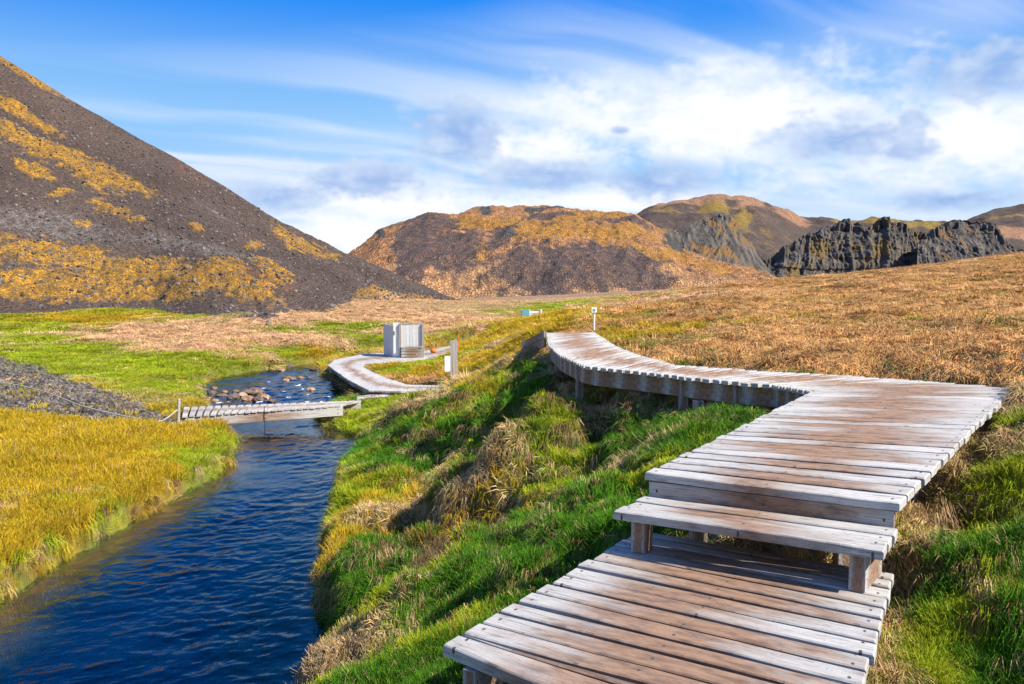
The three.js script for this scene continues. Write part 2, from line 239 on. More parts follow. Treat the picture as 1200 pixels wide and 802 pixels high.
function groundHeight(x, z) {
  const dist = Math.hypot(x, z);
  let h = dist > 320 ? 1.5 : RBF(x, z);
  if (dist > 120) h = lerp(clamp(h, 0, 4.5), 1.5, smooth(120, 320, dist));
  h = clamp(h, 0.12, 9);
  const rd = riverDist(x, z);
  const wob = 0.10 * noise(x * 1.7, z * 1.7) + 0.05 * noise(x * 5, z * 5);
  // tussocks
  const right = rd > 0 && x > -9 ? smooth(0.1, 0.8, rd) : 0.3;
  const isField = smooth(0.10, 0.25, (h - 2.45)) * smooth(-9, -13, z);
  const gr = polyDist(GRAVEL, x, z);
  const bump = (1 - Math.abs(noise(x * 1.25, z * 1.25))) * 0.22 + noise(x * 3.3, z * 3.3) * 0.06 + noise(x * 0.45, z * 0.45) * 0.10 - 0.13;
  const left = x < -4.5 && z > -30 ? 0.35 : 1;
  h += bump * (dist < 70 ? 1 : 0.3) * left * smooth(0, 0.6, gr + 0.3) * (rd < 9 ? smooth(0.0, 0.7, rd) : 1) * lerp(1, 0.8, isField);
  if (dist > 20) h += 0.12 * fbm(x * 0.25, z * 0.25, 3) * Math.min(1, (dist - 20) / 20) + 0.32 * isField * fbm(x * 0.3, z * 0.3, 4) * smooth(13, 26, dist);
  if (dist < 40) h += mounds(x, z) * (rd < 9 ? smooth(-0.05, 0.25, rd) : 1);
  // keep the ground below the decks
  const dk = deckClear(x, z); if (h > dk) h = dk - 0.04 * Math.abs(noise(x * 4, z * 4));
  if (rd < 1.2) {
    const e = rd + wob * 0.8;
    const bed = -0.30 - 0.16 * fbm(x * 1.2, z * 1.2, 3) - 0.16 * smooth(0, -1.2, rd);
    const steep = x + 0.30 * z < -7.6 ? 0.13 : 0.17; const shelf = x + 0.30 * z < -7.6 ? 1.5 : 0.55; h = e < 0 ? lerp(-0.03, bed, smooth(0, -shelf, e)) : lerp(-0.03, Math.max(h, 0.12), smooth(0, steep, e) * 0.92 + 0.08 * smooth(0.2, 1.0, e));
  }
  return h;
}
// deck footprints, used to keep the turf below the planks
const CLEAR = [];
function deckClear(x, z) { for (const q of CLEAR) { if (x < q.x0 || x > q.x1 || z < q.z0 || z > q.z1) continue; if (polyDist(q.poly, x, z) < q.margin) return q.y; } return 99; }
function clearUnder(pts, y, margin) { CLEAR.push({ poly: pts, y, margin, x0: Math.min(...pts.map((p) => p[0])) - margin, x1: Math.max(...pts.map((p) => p[0])) + margin, z0: Math.min(...pts.map((p) => p[1])) - margin, z1: Math.max(...pts.map((p) => p[1])) + margin }); }

// ---------------------------------------------------------------- deck outlines (plank lines: left end, right end)
function lines(Y, keys) {      // keys: [[lx,ly],[rx,ry],planks to the next]
  const w = keys.map(([l, r, n]) => [Array.isArray(l) && l.length === 3 ? [l[0], l[2]] : (() => { const p = onY(l[0], l[1], Y); return [p[0], p[2]]; })(), Array.isArray(r) && r.length === 3 ? [r[0], r[2]] : (() => { const p = onY(r[0], r[1], Y); return [p[0], p[2]]; })(), n]);
  const out = [];
  for (let i = 0; i < w.length - 1; i++) for (let k = 0; k < w[i][2]; k++) { const t = k / w[i][2]; out.push([[lerp(w[i][0][0], w[i + 1][0][0], t), lerp(w[i][0][1], w[i + 1][0][1], t)], [lerp(w[i][1][0], w[i + 1][1][0], t), lerp(w[i][1][1], w[i + 1][1][1], t)]]); }
  const e = w[w.length - 1]; out.push([e[0], e[1]]);
  return out;
}
const YU = 2.67, YL = 2.30, YS = 2.535, YB = 0.57, YW = 0.60;
const upperLines = lines(YU, [[[756, 555], [1052, 590], 23], [[950, 459], [1182, 462], 3], [[938, 456.5], [1183, 454], 10], [[903, 451], [1000, 441], 7], [[822, 444], [890, 434.5], 7], [[760, 436.5], [792, 427.5], 8], [[684, 429], [747, 415.5], 13], [[655, 416], [721, 405], 16], [[643, 405], [707, 396], 14], [[640, 390], [697, 389.5], 0]]);
const lowerLines = lines(YL, [[[516.5, 757.5], [0.98, 0, -2.25], 1], [[540.5, 744], [1.06, 0, -2.56], 1], [[541.5, 743.5], [1.10, 0, -2.66], 11], [[733, 631], [1043, 690], 2], [[749, 621.5], [1048, 672], 0]]);
const benchLines = lines(YS, [[[720, 598], [1038, 646], 3], [[755.5, 582], [1050, 619], 0]]);
const bridgeLines = lines(YB, [[[214, 477.5], [212, 487], 24], [[424, 469.5], [400, 474.5], 0]]);
const walkLines = lines(YW, [[[520, 452], [521, 456.5], 9], [[478, 451], [470, 458.5], 6], [[455, 444], [432, 457.5], 6], [[437, 436.5], [408, 445.5], 7], [[424, 429.5], [384, 428.5], 4], [[428, 425.5], [392, 422], 8], [[470, 423.5], [425, 415], 12], [[520, 417.5], [500, 411], 14], [[560, 405], [545, 402], 10], [[590, 396.5], [572, 395], 0]]);
const stepLines = lines(YW - 0.12, [[[418, 464.5], [418, 467], 6], [[468, 458.5], [468, 461.5], 0]]);
const outline = (ls) => [...ls.map((l) => l[0]), ...ls.map((l) => l[1]).reverse()];
clearUnder(outline(upperLines), YU - 0.36, 0.10); clearUnder(outline(lowerLines), YL - 0.25, 0.12); clearUnder(outline(benchLines), YS - 0.45, 0.08);
clearUnder(outline(walkLines), YW - 0.16, 0.2); clearUnder(outline(stepLines), YW - 0.24, 0.05); clearUnder(outline(bridgeLines), YB - 0.26, 0.0);

// ---------------------------------------------------------------- ground mesh
function axis(a, b, fine0, fine1, step, grow, most) {      // fine between fine0 and fine1, growing outside
  const out = [fine0]; let x = fine0, s = step;
  while (x < fine1) { x += step; out.push(x); }
  s = step; while (x < b) { s = Math.min(s * grow, most); x += s; out.push(x); }
  x = fine0; s = step; while (x > a) { s = Math.min(s * grow, most); x -= s; out.unshift(x); }
  return out;
}
const gx = axis(-700, 700, -4.2, 5.2, 0.05, 1.022, 40), gz = axis(-900, 25, -12.5, -3.2, 0.05, 1.0135, 40);
let groundGeo;
{
  const nx = gx.length, nz = gz.length, pos = new Float32Array(nx * nz * 3), col = new Float32Array(nx * nz * 3), uv = new Float32Array(nx * nz * 2), idx = new Uint32Array((nx - 1) * (nz - 1) * 6);
  const thatch = [0.070, 0.048, 0.026], gravelC = [0.060, 0.050, 0.044], bedC = [0.42, 0.175, 0.050];
  let q = 0;
  for (let j = 0; j < nz; j++) for (let i = 0; i < nx; i++) {
    const x = gx[i], z = gz[j], k = j * nx + i, h = groundHeight(x, z);
    pos[k * 3] = x; pos[k * 3 + 1] = h; pos[k * 3 + 2] = z; uv[k * 2] = x; uv[k * 2 + 1] = z;
    let cr;
    if (Math.hypot(x, z) > 200) cr = [0.36, 0.19, 0.07];
    else {
      const w = kinds(x, z); cr = [0, 0, 0];
      for (let a = 0; a < 7; a++) for (let b = 0; b < 3; b++) cr[b] += w[a] * KIND[a][b];
      cr = mix3(cr, thatch, 0.42 + 0.3 * noise(x * 2.3, z * 2.3));
      const g = polyDist(GRAVEL, x, z) + 0.35 * noise(x * 1.3, z * 1.3) + 0.15 * noise(x * 5, z * 5);
      if (g < 0.25) cr = mix3(cr, gravelC, smooth(0.25, -0.1, g));
      if (riverDist(x, z) < 0.12) { const q = riverDist(x, z); cr = mix3(cr, mix3(bedC, [0.24, 0.23, 0.22], smooth(-0.7, -1.3, q + 0.5 * fbm(x * 1.1, z * 1.1, 3))), smooth(-0.07, -0.16, q + 0.05 * noise(x * 4, z * 4))); }
    }
    col.set(cr, k * 3);
    if (i < nx - 1 && j < nz - 1) { idx[q++] = k; idx[q++] = k + nx; idx[q++] = k + 1; idx[q++] = k + 1; idx[q++] = k + nx; idx[q++] = k + nx + 1; }
  }
  groundGeo = new THREE.BufferGeometry();
  groundGeo.setAttribute('position', new THREE.BufferAttribute(pos, 3)); groundGeo.setAttribute('color', new THREE.BufferAttribute(col, 3)); groundGeo.setAttribute('uv', new THREE.BufferAttribute(uv, 2)); groundGeo.setIndex(new THREE.BufferAttribute(idx, 1)); groundGeo.computeVertexNormals();
  const soil = soilTex.clone(); soil.repeat.set(0.9, 0.9);
  structure('ground', groundGeo, new THREE.MeshStandardMaterial({ vertexColors: true, roughness: 1, map: soil, bumpMap: soil, bumpScale: 0.02 }));
  console.log('ground', nx, nz);
}
const gFind = (a, x) => { let lo = 0, hi = a.length - 2; while (lo < hi) { const m = (lo + hi + 1) >> 1; if (a[m] <= x) lo = m; else hi = m - 1; } return lo; };
function meshHeight(x, z) {      // the sheet's own height and slope
  const P_ = groundGeo.attributes.position.array, nx = gx.length, i = gFind(gx, x), j = gFind(gz, z), fx = (x - gx[i]) / (gx[i + 1] - gx[i]), fz = (z - gz[j]) / (gz[j + 1] - gz[j]);
  const h = (a, b) => P_[((j + b) * nx + i + a) * 3 + 1], a = h(0, 0), b = h(1, 0), e = h(0, 1), f = h(1, 1);
  return [lerp(lerp(a, b, fx), lerp(e, f, fx), fz), (lerp(b, f, fz) - lerp(a, e, fz)) / (gx[i + 1] - gx[i]), (lerp(e, f, fx) - lerp(a, b, fx)) / (gz[j + 1] - gz[j])];
}

// ---------------------------------------------------------------- stream
const rippleTex = (() => { const waves = [], r = rng(12); for (let k = 0; k < 60; k++) { const a = (r() - .5) * 2.2 + 1.2, f = 5 + Math.floor(r() * 26); waves.push([Math.round(f * Math.cos(a)), Math.round(f * Math.sin(a)), r() * 6.283, 1 / (f + 6)]); } const t = grey(512, (u, v) => { let h = 0; for (const w of waves) h += w[3] * (1 - 2 * Math.abs(Math.sin(Math.PI * (w[0] * u + w[1] * v) + w[2]))); return clamp(0.5 + 0.42 * h); }); t.repeat.set(0.55, 0.55); return t; })();
{
  const wx = axis(RB.x0, RB.x1, -6.5, -1.6, 0.03, 1.03, 0.10), wz = axis(RB.z0, RB.z1, -13, -6.5, 0.03, 1.012, 0.12);
  const nx = wx.length, nz = wz.length, id = new Int32Array(nx * nz).fill(-1), pos = [], foam = [], idx = [], keep = new Uint8Array(nx * nz);
  for (let j = 0; j < nz; j++) for (let i = 0; i < nx; i++) keep[j * nx + i] = polyDist(RIVER, wx[i], wz[j]) < 0.45 ? 1 : 0;
  const wave = (x, z) => {
    const px_ = x + 0.22 * fbm(x * 1.3, z * 1.3, 2), pz_ = z + 0.22 * fbm(x * 1.3 + 8, z * 1.3 + 3, 2);
    const a1 = pz_ * 0.92 + px_ * 0.39, b1 = px_ * 0.92 - pz_ * 0.39, a2 = pz_ * 0.80 - px_ * 0.60, b2 = px_ * 0.80 + pz_ * 0.60;
    const gust = 0.65 + 0.7 * noise(x * 0.55 + 3, z * 0.45);
    let h = gust * (0.026 * ridged(b1 * 1.1, a1 * 2.1, 3) + 0.020 * ridged(b2 * 2.0 + 4, a2 * 3.5, 3) + 0.008 * fbm(b1 * 6.5 + 3, a1 * 9.5, 3)) + 0.010 * noise(x * 0.9, z * 0.9);
    const up = smooth(-22, -25, z) * smooth(-40, -33, z); h += up * (0.05 * fbm(x * 1.6, z * 1.6, 3) + 0.03 * ridged(x * 2.5, z * 2.5, 2));
    const rif = Math.exp(-(((z + 19.6) / 0.5) ** 2)); h += rif * 0.035 * (0.6 + fbm(x * 3, z * 3, 3));
    return h;
  };
  for (let j = 0; j < nz; j++) for (let i = 0; i < nx; i++) if (keep[j * nx + i]) {
    const x = wx[i], z = wz[j]; id[j * nx + i] = pos.length / 3; pos.push(x, wave(x, z), z);
    const f = Math.max(smooth(0.22, 0.52, fbm(x * 2.2, z * 2.2, 4) + 0.35 * ridged(x * 5, z * 3, 2)) * smooth(-22.8, -24.5, z) * smooth(-34, -30, z), 0.6 * smooth(0.40, 0.62, fbm(x * 2.5, z * 5, 4) + 0.1) * Math.exp(-(((z + 19.4) / 0.5) ** 2)));
    foam.push(f);
  }
  for (let j = 0; j < nz - 1; j++) for (let i = 0; i < nx - 1; i++) { const a = id[j * nx + i], b = id[j * nx + i + 1], e = id[(j + 1) * nx + i], f = id[(j + 1) * nx + i + 1]; if (a >= 0 && b >= 0 && e >= 0 && f >= 0) idx.push(a, e, b, b, e, f); }
  const g = new THREE.BufferGeometry(); g.setAttribute('position', new THREE.Float32BufferAttribute(pos, 3)); g.setIndex(idx); g.computeVertexNormals();
  g.setAttribute('uv', new THREE.Float32BufferAttribute(pos.filter((_, i) => i % 3 !== 1), 2));
  structure('stream', g, new THREE.MeshPhysicalMaterial({ color: new THREE.Color().setRGB(0.86, 0.93, 1.0), roughness: 0.05, ior: 1.33, bumpMap: rippleTex, bumpScale: 0.0045, transmission: 1, thickness: 0.4, attenuationColor: new THREE.Color().setRGB(0.22, 0.42, 0.66), attenuationDistance: 0.30 }));
  // broken white water lying on it in the riffles
  const fi = [], fp = pos.slice(); for (let k = 0; k < idx.length; k += 3) if ((foam[idx[k]] + foam[idx[k + 1]] + foam[idx[k + 2]]) / 3 > 0.82) fi.push(idx[k], idx[k + 1], idx[k + 2]);
  for (let k = 1; k < fp.length; k += 3) fp[k] += 0.006;
  const fg = new THREE.BufferGeometry(); fg.setAttribute('position', new THREE.Float32BufferAttribute(fp, 3)); fg.setIndex(fi); fg.computeVertexNormals();
  const fm = top(new THREE.Mesh(fg, new THREE.MeshStandardMaterial({ color: new THREE.Color().setRGB(.55, .60, .64), roughness: .6 })), 'foam'); fm.userData.kind = 'stuff'; tag(fm, 'white broken water in the riffles above the footbridge', 'foam');
  console.log('stream', pos.length / 3);
}

// ---------------------------------------------------------------- hills
// a hillside lofted from its foot to its crest and on down its far side
function loft({ foot, ridge, nu, nv, back = 0.35, bulge, relief, colour, uvScale = 1 }) {
  const F = foot.map(([a, b, d]) => [a, ...atZ(a, b, d)]), R = ridge.map(([a, b, d]) => [a, ...atZ(a, b, d)]);
  const sample = (C, s) => { let i = 0; while (i < C.length - 2 && C[i + 1][0] < s) i++; const t = clamp((s - C[i][0]) / (C[i + 1][0] - C[i][0])); return [1, 2, 3].map((k) => lerp(C[i][k], C[i + 1][k], t)); };
  const s0 = Math.max(F[0][0], R[0][0]), s1 = Math.min(F[F.length - 1][0], R[R.length - 1][0]);
  const pos = new Float32Array(nu * nv * 3), col = new Float32Array(nu * nv * 3), uv = new Float32Array(nu * nv * 2), idx = [];
  for (let i = 0; i < nu; i++) {
    const s = lerp(s0, s1, i / (nu - 1)), f = sample(F, s), r = sample(R, s);
    for (let j = 0; j < nv; j++) {
      const v = j / (nv - 1) * (1 + back), k = (j * nu + i) * 3;
      let p;
      if (v <= 1) { p = [lerp(f[0], r[0], v), lerp(f[1], r[1], bulge ? bulge(v, s) : v), lerp(f[2], r[2], v)]; }
      else { const t = (v - 1); p = [r[0] + (r[0] - f[0]) * t, lerp(r[1], f[1], smooth(0, 1.2, t) * 0.9), r[2] + (r[2] - f[2]) * t]; }
      const d = relief(p[0], p[2], v, s, p[1]); p[0] += d[0]; p[1] += d[1]; p[2] += d[2];
      pos.set(p, k); uv[k / 3 * 2] = p[0] * uvScale; uv[k / 3 * 2 + 1] = Math.hypot(p[1] - f[1], p[2] - f[2]) * uvScale;
      col.set(colour(p[0], p[2], v, s, p[1]), k);
    }
  }
  for (let j = 0; j < nv - 1; j++) for (let i = 0; i < nu - 1; i++) { const a = j * nu + i; idx.push(a, a + 1, a + nu, a + 1, a + nu + 1, a + nu); }
  const g = new THREE.BufferGeometry(); g.setAttribute('position', new THREE.BufferAttribute(pos, 3)); g.setAttribute('color', new THREE.BufferAttribute(col, 3)); g.setAttribute('uv', new THREE.BufferAttribute(uv, 2)); g.setIndex(idx); g.computeVertexNormals();
  return g;
}
const envelope = (v) => smooth(0, 0.08, v) * (1 - 0.75 * smooth(0.85, 0.99, v) * smooth(1.12, 1.0, v));
// patch field: ellipses [s, v, rs, rv, turn] in the hill's own along/up coordinates, with ragged edges
function upAt(foot, ridge, bulge, px, py) {      // how far up the hillside the sight line through a photo pixel meets it
  const at_ = (C, s) => { let i = 0; while (i < C.length - 2 && C[i + 1][0] < s) i++; const t = (s - C[i][0]) / (C[i + 1][0] - C[i][0]), p = atZ(C[i][0], C[i][1], C[i][2]), q = atZ(C[i + 1][0], C[i + 1][1], C[i + 1][2]); return [lerp(p[1], q[1], t), lerp(p[2], q[2], t)]; };
  const f = at_(foot, px), r = at_(ridge, px), d = dirOf(px, py);
  for (let v = 0; v < 1; v += 0.01) if (lerp(f[0], r[0], bulge(v)) - EYE > d[1] / -d[2] * -lerp(f[1], r[1], v)) return v;
  return 1;
}
function patches(foot, ridge, bulge, list) {      // list: pixel middle, half width, half height, lean
  const L_ = list.map(([px, py, rx, ry, t = 0]) => { const u = (x, y) => upAt(foot, ridge, bulge, x, y), v0 = u(px, py), v1 = u(px, py - ry), v2 = u(px, py + ry), e = rx * 0.5; return [px, v0, rx, Math.max(0.012, (v1 - v2) / 2), (u(px + e, py + t * e) - u(px - e, py - t * e)) / (2 * e)]; });
  return (s, v, n) => { let m = -9; for (const [a, b, ra, rb, t] of L_) { const x = (s - a) / ra, y = (v - b - t * (s - a)) / rb; m = Math.max(m, 1 - Math.sqrt(x * x + y * y)); } return m + n; };
}
const stoneMap = stoneTex.clone(); stoneMap.repeat.set(0.075, 0.075);
const screeMat = new THREE.MeshStandardMaterial({ vertexColors: true, roughness: 1, map: stoneMap, bumpMap: stoneMap, bumpScale: 0.10 });
let leftHill;
{
  const HF = LFOOT.map(([a, b, d]) => [a, b + 6, d - 2]), HR = [[-700, -330, 105], [-200, -45, 103], [0, 66, 100], [81, 116, 100], [211, 188, 98], [332, 262, 98], [404, 298, 102], [450, 319, 104], [495, 339, 105], [545, 355, 103], [560, 360, 102]], HB = (v) => v - 0.05 * Math.sin(v * Math.PI);
  const moss = patches(HF, HR, HB, [[25, 130, 36, 9, .6], [30, 90, 45, 6, .55], [40, 168, 55, 14, .45], [100, 197, 58, 16, .45], [145, 216, 34, 10, .4], [38, 200, 24, 7, .3], [130, 248, 26, 8, .3], [157, 262, 16, 5, .3], [70, 226, 14, 5], [60, 298, 95, 17, .14], [170, 320, 110, 17, .1], [55, 335, 85, 17, 0], [150, 342, 60, 10, 0], [290, 336, 38, 11, .2], [250, 322, 40, 10], [318, 322, 24, 12, .4], [352, 287, 32, 9, .5], [382, 300, 14, 6], [230, 268, 8, 4], [300, 285, 9, 3], [-60, 150, 40, 14, .4], [-120, 300, 90, 26, .1], [470, 350, 40, 5], [430, 345, 20, 5], [210, 345, 30, 8], [95, 262, 10, 4]]);
  const pale = patches(HF, HR, HB, [[60, 266, 140, 22, .2], [230, 292, 95, 13, .2], [120, 312, 70, 9, .1], [-100, 255, 100, 25, .2], [300, 305, 40, 8], [60, 105, 50, 5, .5], [250, 250, 25, 4, .5]]);
  const mossAt = (x, z, s, v) => moss(s, v, 0.75 * fbm(x * 0.35, z * 0.35, 4) + 0.55 * noise(x * 1.1, z * 1.1) + 0.02);
  const g = loft({
    foot: HF, ridge: HR,
    nu: 760, nv: 330, back: 0.5, bulge: HB,
    relief: (x, z, v, s) => { const e = envelope(v), m = smooth(0.0, 0.25, mossAt(x, z, s, v)); return [0, e * (1.6 * fbm(x * 0.05, z * 0.05, 3) + 0.45 * fbm(x * 0.3, z * 0.3, 3) + 0.14 * noise(x * 1.9, z * 1.9)) + m * (0.06 + 0.22 * Math.abs(noise(x * 1.2, z * 1.2))) * e, 0]; },
    colour: (x, z, v, s) => {
      let k = mix3([0.070, 0.042, 0.031], [0.115, 0.076, 0.058], clamp(0.5 + fbm(x * 0.12, z * 0.12, 4)));
      k = mix3(k, [0.22, 0.195, 0.175], 0.75 * smooth(0.0, 0.6, pale(s, v, 0.6 * fbm(x * 0.2, z * 0.3, 4))) * clamp(0.55 + 0.8 * noise(x * 1.7, z * 1.7)));
      k = mix3(k, [0.20, 0.085, 0.045], 0.5 * smooth(0.25, 0.6, fbm(x * 0.07 + 4, z * 0.07, 3) * (s > 200 ? 1.3 : 0.6)));
      const m = mossAt(x, z, s, v), mc = mix3([0.44, 0.215, 0.010], [0.25, 0.130, 0.012], clamp(0.5 + 1.1 * fbm(x * 0.5, z * 0.5, 3)));
      k = mix3(k, mc.map((q) => q * 1.15), smooth(-0.16, 0.26, m + 0.25 * noise(x * 3.1, z * 3.1)) * clamp(0.85 + 0.6 * noise(x * 2.1, z * 2.1)));
      if (s > 440) k = mix3(k, [0.50, 0.29, 0.14], smooth(.35, .1, v + 0.2 * fbm(x * .2, z * .2, 3)));
      return k.map((q) => q * 1.2);
    },
  });
  leftHill = structure('scree_hillside', g, screeMat);
  // loose stones lying on it, and the same stone as gravel below
  const stones = [0, 1, 2].map((k) => { const q = new THREE.IcosahedronGeometry(0.5, 0), p = q.attributes.position, r = rng(50 + k), m = {}; for (let i = 0; i < p.count; i++) { const key = [p.getX(i), p.getY(i), p.getZ(i)].map((t) => t.toFixed(3)).join(); const f = m[key] ??= 0.65 + 0.6 * r(); p.setXYZ(i, p.getX(i) * f * 1.1, p.getY(i) * f * 0.75, p.getZ(i) * f); } q.computeVertexNormals(); return q; });
  const stoneMat = new THREE.MeshStandardMaterial({ roughness: 0.95 });
  const P_ = g.attributes.position.array, r = rng(77), M4 = new THREE.Matrix4(), qn = new THREE.Quaternion(), ev = new THREE.Euler(), cl = new THREE.Color();
  for (let k = 0; k < 3; k++) {
    const n = 9000, im = new THREE.InstancedMesh(stones[k], stoneMat, n);
    for (let i = 0; i < n; i++) {
      const a = Math.floor(r() * P_.length / 3 * 0.66), s = 0.09 + 0.30 * r() ** 5;
      qn.setFromEuler(ev.set(r() * 6, r() * 6, r() * 6)); M4.compose(new THREE.Vector3(P_[a * 3] + (r() - .5) * .2, P_[a * 3 + 1] + 0.02, P_[a * 3 + 2]), qn, new THREE.Vector3(s, s, s)); im.setMatrixAt(i, M4);
      const t = 0.045 + 0.13 * r() ** 2.5; im.setColorAt(i, cl.setRGB(t * 1.12, t * 0.94, t * 0.85));
    }
    top(im, 'scree_stones'); im.userData.kind = 'stuff'; tag(im, 'loose grey stones scattered over the dark scree hillside', 'scree');
  }
  const gxs = GRAVEL.map((p) => p[0]), gzs = GRAVEL.map((p) => p[1]), b = [Math.max(-26, Math.min(...gxs)), Math.max(...gxs), Math.min(...gzs), Math.max(...gzs)];
  for (let k = 0; k < 3; k++) {
    const rows = []; for (let t = 0; t < 60000 && rows.length < 9000; t++) { const x = lerp(b[0], b[1], r()), z = lerp(b[2], b[3], r()); if (polyDist(GRAVEL, x, z) + 0.35 * noise(x * 1.3, z * 1.3) + 0.25 * r() < 0.1) rows.push([x, z]); }
    const im = new THREE.InstancedMesh(stones[k], stoneMat, rows.length);
    rows.forEach(([x, z], i) => { const s = 0.06 + 0.10 * r() ** 2; qn.setFromEuler(ev.set(r() * 6, r() * 6, r() * 6)); M4.compose(new THREE.Vector3(x, meshHeight(x, z)[0] + s * 0.15, z), qn, new THREE.Vector3(s, s, s)); im.setMatrixAt(i, M4); const t = 0.03 + 0.12 * r() ** 2; im.setColorAt(i, cl.setRGB(t * 1.12, t * 0.96, t * 0.86)); });
    top(im, 'gravel'); im.userData.kind = 'stuff'; tag(im, 'dark grey gravel bank leading to the footbridge', 'gravel');
  }
}
const hillMap = cellTexture(1024, 44, 9, 0.5); hillMap.repeat.set(0.045, 0.045);
const hillMat = new THREE.MeshStandardMaterial({ vertexColors: true, roughness: 1, map: hillMap, bumpMap: hillMap, bumpScale: 0.5 });
{ // rounded hill in the middle: scree fans, moss above, dry grass below
  const HF = [[330, 352, 120], [430, 352, 125], [545, 360, 130], [600, 356, 130], [660, 354, 130], [720, 354, 135], [800, 350, 140], [930, 345, 150]];
  const HR = [[330, 345, 280], [408, 301, 275], [434, 282, 275], [445, 273, 275], [471, 263, 280], [502, 254, 280], [537, 254, 285], [562, 245, 300], [632, 245, 305], [695, 249, 300], [744, 254, 295], [761, 263, 285], [782, 277, 275], [797, 294, 265], [830, 306, 255], [870, 317, 245], [930, 336, 235]];
  const HB = (v) => Math.pow(v, 1.25) * 0.35 + 0.65 * (1 - Math.pow(1 - v, 1.7));
  const scree = patches(HF, HR, HB, [[672, 316, 80, 24], [715, 331, 66, 14], [640, 322, 30, 18, -.4], [530, 297, 30, 24, -.1], [487, 285, 24, 26, -.6], [502, 263, 28, 8], [586, 282, 16, 13, -.5], [640, 258, 26, 3], [728, 264, 32, 4], [768, 337, 26, 7], [600, 320, 20, 8, -.4]]);
  const mossP = patches(HF, HR, HB, [[544, 268, 24, 12], [502, 258, 22, 5], [590, 266, 55, 6], [660, 274, 75, 9], [630, 285, 44, 6], [695, 259, 66, 6], [730, 278, 50, 10], [751, 305, 38, 12, .3], [560, 301, 10, 24], [494, 300, 6, 16, -.6], [724, 331, 15, 4], [820, 315, 40, 6, .3], [790, 300, 20, 12]]);
  const rockP = patches(HF, HR, HB, [[598, 284, 10, 5], [443, 277, 9, 6], [568, 251, 8, 4], [790, 290, 14, 14, .8], [640, 250, 30, 2]]);
  const g = loft({
    foot: HF, ridge: HR,
    nu: 700, nv: 230, back: 0.3, bulge: HB,
    relief: (x, z, v, s) => { const e = envelope(v), gul = ridged(x * 0.045 + z * 0.012, z * 0.012, 4); return [0, e * (2.2 * gul * (1 - 0.5 * v) + 1.0 * ridged(x * 0.16 + z * 0.03, z * 0.04, 3) + 1.3 * fbm(x * 0.1, z * 0.1, 5) + 0.22 * noise(x * 0.5, z * 0.5)) + (v > .9 ? 0.3 * noise(x * .2, 3) : 0), 0]; },
    colour: (x, z, v, s) => {
      const n = fbm(x * 0.05, z * 0.05, 4), f = 0.6 * fbm(x * 0.25, z * 0.18, 4) + 0.6 * fbm(x * 0.8, z * 0.35, 3), gul = ridged(x * 0.09 + z * 0.02, z * 0.015, 3);
      let k = mix3([0.44, 0.215, 0.075], [0.28, 0.115, 0.04], clamp(0.5 + 1.4 * f));
      k = mix3(k, [0.42, 0.225, 0.095], smooth(0.25, 0.05, v + 0.2 * n));
      k = mix3(k, mix3([0.40, 0.205, 0.015], [0.33, 0.135, 0.02], clamp(.5 + f)), smooth(-0.05, 0.25, mossP(s, v, 1.1 * f + 0.4 * n)));
      k = mix3(k, mix3([0.120, 0.070, 0.052], [0.080, 0.050, 0.042], clamp(.5 + f)), smooth(-0.16, 0.20, scree(s, v, 0.45 * gul + 0.75 * f)) * clamp(1.0 + 0.8 * f));
      k = mix3(k, [0.11, 0.075, 0.05], 0.7 * smooth(0.22, 0.42, fbm(x * 0.16 + 7, z * 0.10, 4)) * smooth(.1, .25, v));
      k = mix3(k, [0.06, 0.055, 0.05], smooth(0, .2, rockP(s, v, 0.8 * f)));
      const sp = 0.75 + 0.5 * clamp(0.5 + 0.9 * fbm(x * 0.8, z * 0.55, 3) + 0.35 * noise(x * 0.3 + z * 0.05, z * 0.06));
      return k.map((q) => q * 1.5 * sp);
    },
  });
  structure('rounded_hill', g, hillMat);
}
{ // far mountain behind, and the moor to the right of it
  const HF = [[640, 352, 430], [800, 352, 430], [950, 345, 430], [1100, 345, 430], [1240, 345, 430], [1700, 345, 430]], HB = (v) => 1 - Math.pow(1 - v, 1.4);
  const HR = [[640, 300, 640], [760, 249, 640], [797, 239, 650], [841, 232.5, 660], [870, 235, 660], [907, 247, 650], [947, 260, 640], [1000, 262, 640], [1040, 262, 640], [1075, 263, 640], [1127, 260, 620], [1160, 248, 600], [1195, 243, 600], [1240, 243, 600], [1400, 225, 600], [1700, 260, 600]];
  const rust = patches(HF, HR, HB, [[850, 238, 45, 5], [925, 258, 25, 4, .3], [790, 245, 25, 3, -.3], [1180, 282, 30, 8], [880, 245, 20, 4]]);
  const golden = patches(HF, HR, HB, [[835, 250, 22, 5], [870, 262, 10, 12], [1015, 265, 45, 3], [1080, 268, 40, 3], [1180, 255, 25, 4], [780, 256, 20, 4]]);
  const g = loft({
    foot: HF, ridge: HR, bulge: HB,
    nu: 520, nv: 180, back: 0.3,
    relief: (x, z, v) => { const e = envelope(v); return [0, e * (7 * ridged(x * 0.014, z * 0.008, 4) + 3 * fbm(x * 0.05, z * 0.05, 4)) + 0.5 * noise(x * .05, z * .05), 0]; },
    colour: (x, z, v, s) => {
      const n = fbm(x * 0.018, z * 0.018, 5), f = fbm(x * 0.09, z * 0.09, 4);
      let k = mix3([0.10, 0.070, 0.055], [0.155, 0.10, 0.07], clamp(.5 + f));
      k = mix3(k, [0.36, 0.23, 0.03], Math.max(0.85 * smooth(-.1, .25, golden(s, v, 0.9 * f + .5 * n)), 0.5 * smooth(0.2, 0.42, n + 0.7 * f)));
      k = mix3(k, [0.46, 0.24, 0.13], 0.9 * smooth(-.1, .3, rust(s, v, 0.9 * f)));
      return k.map((q) => q * 1.3);
    },
  });
  structure('far_mountain', g, hillMat);
}
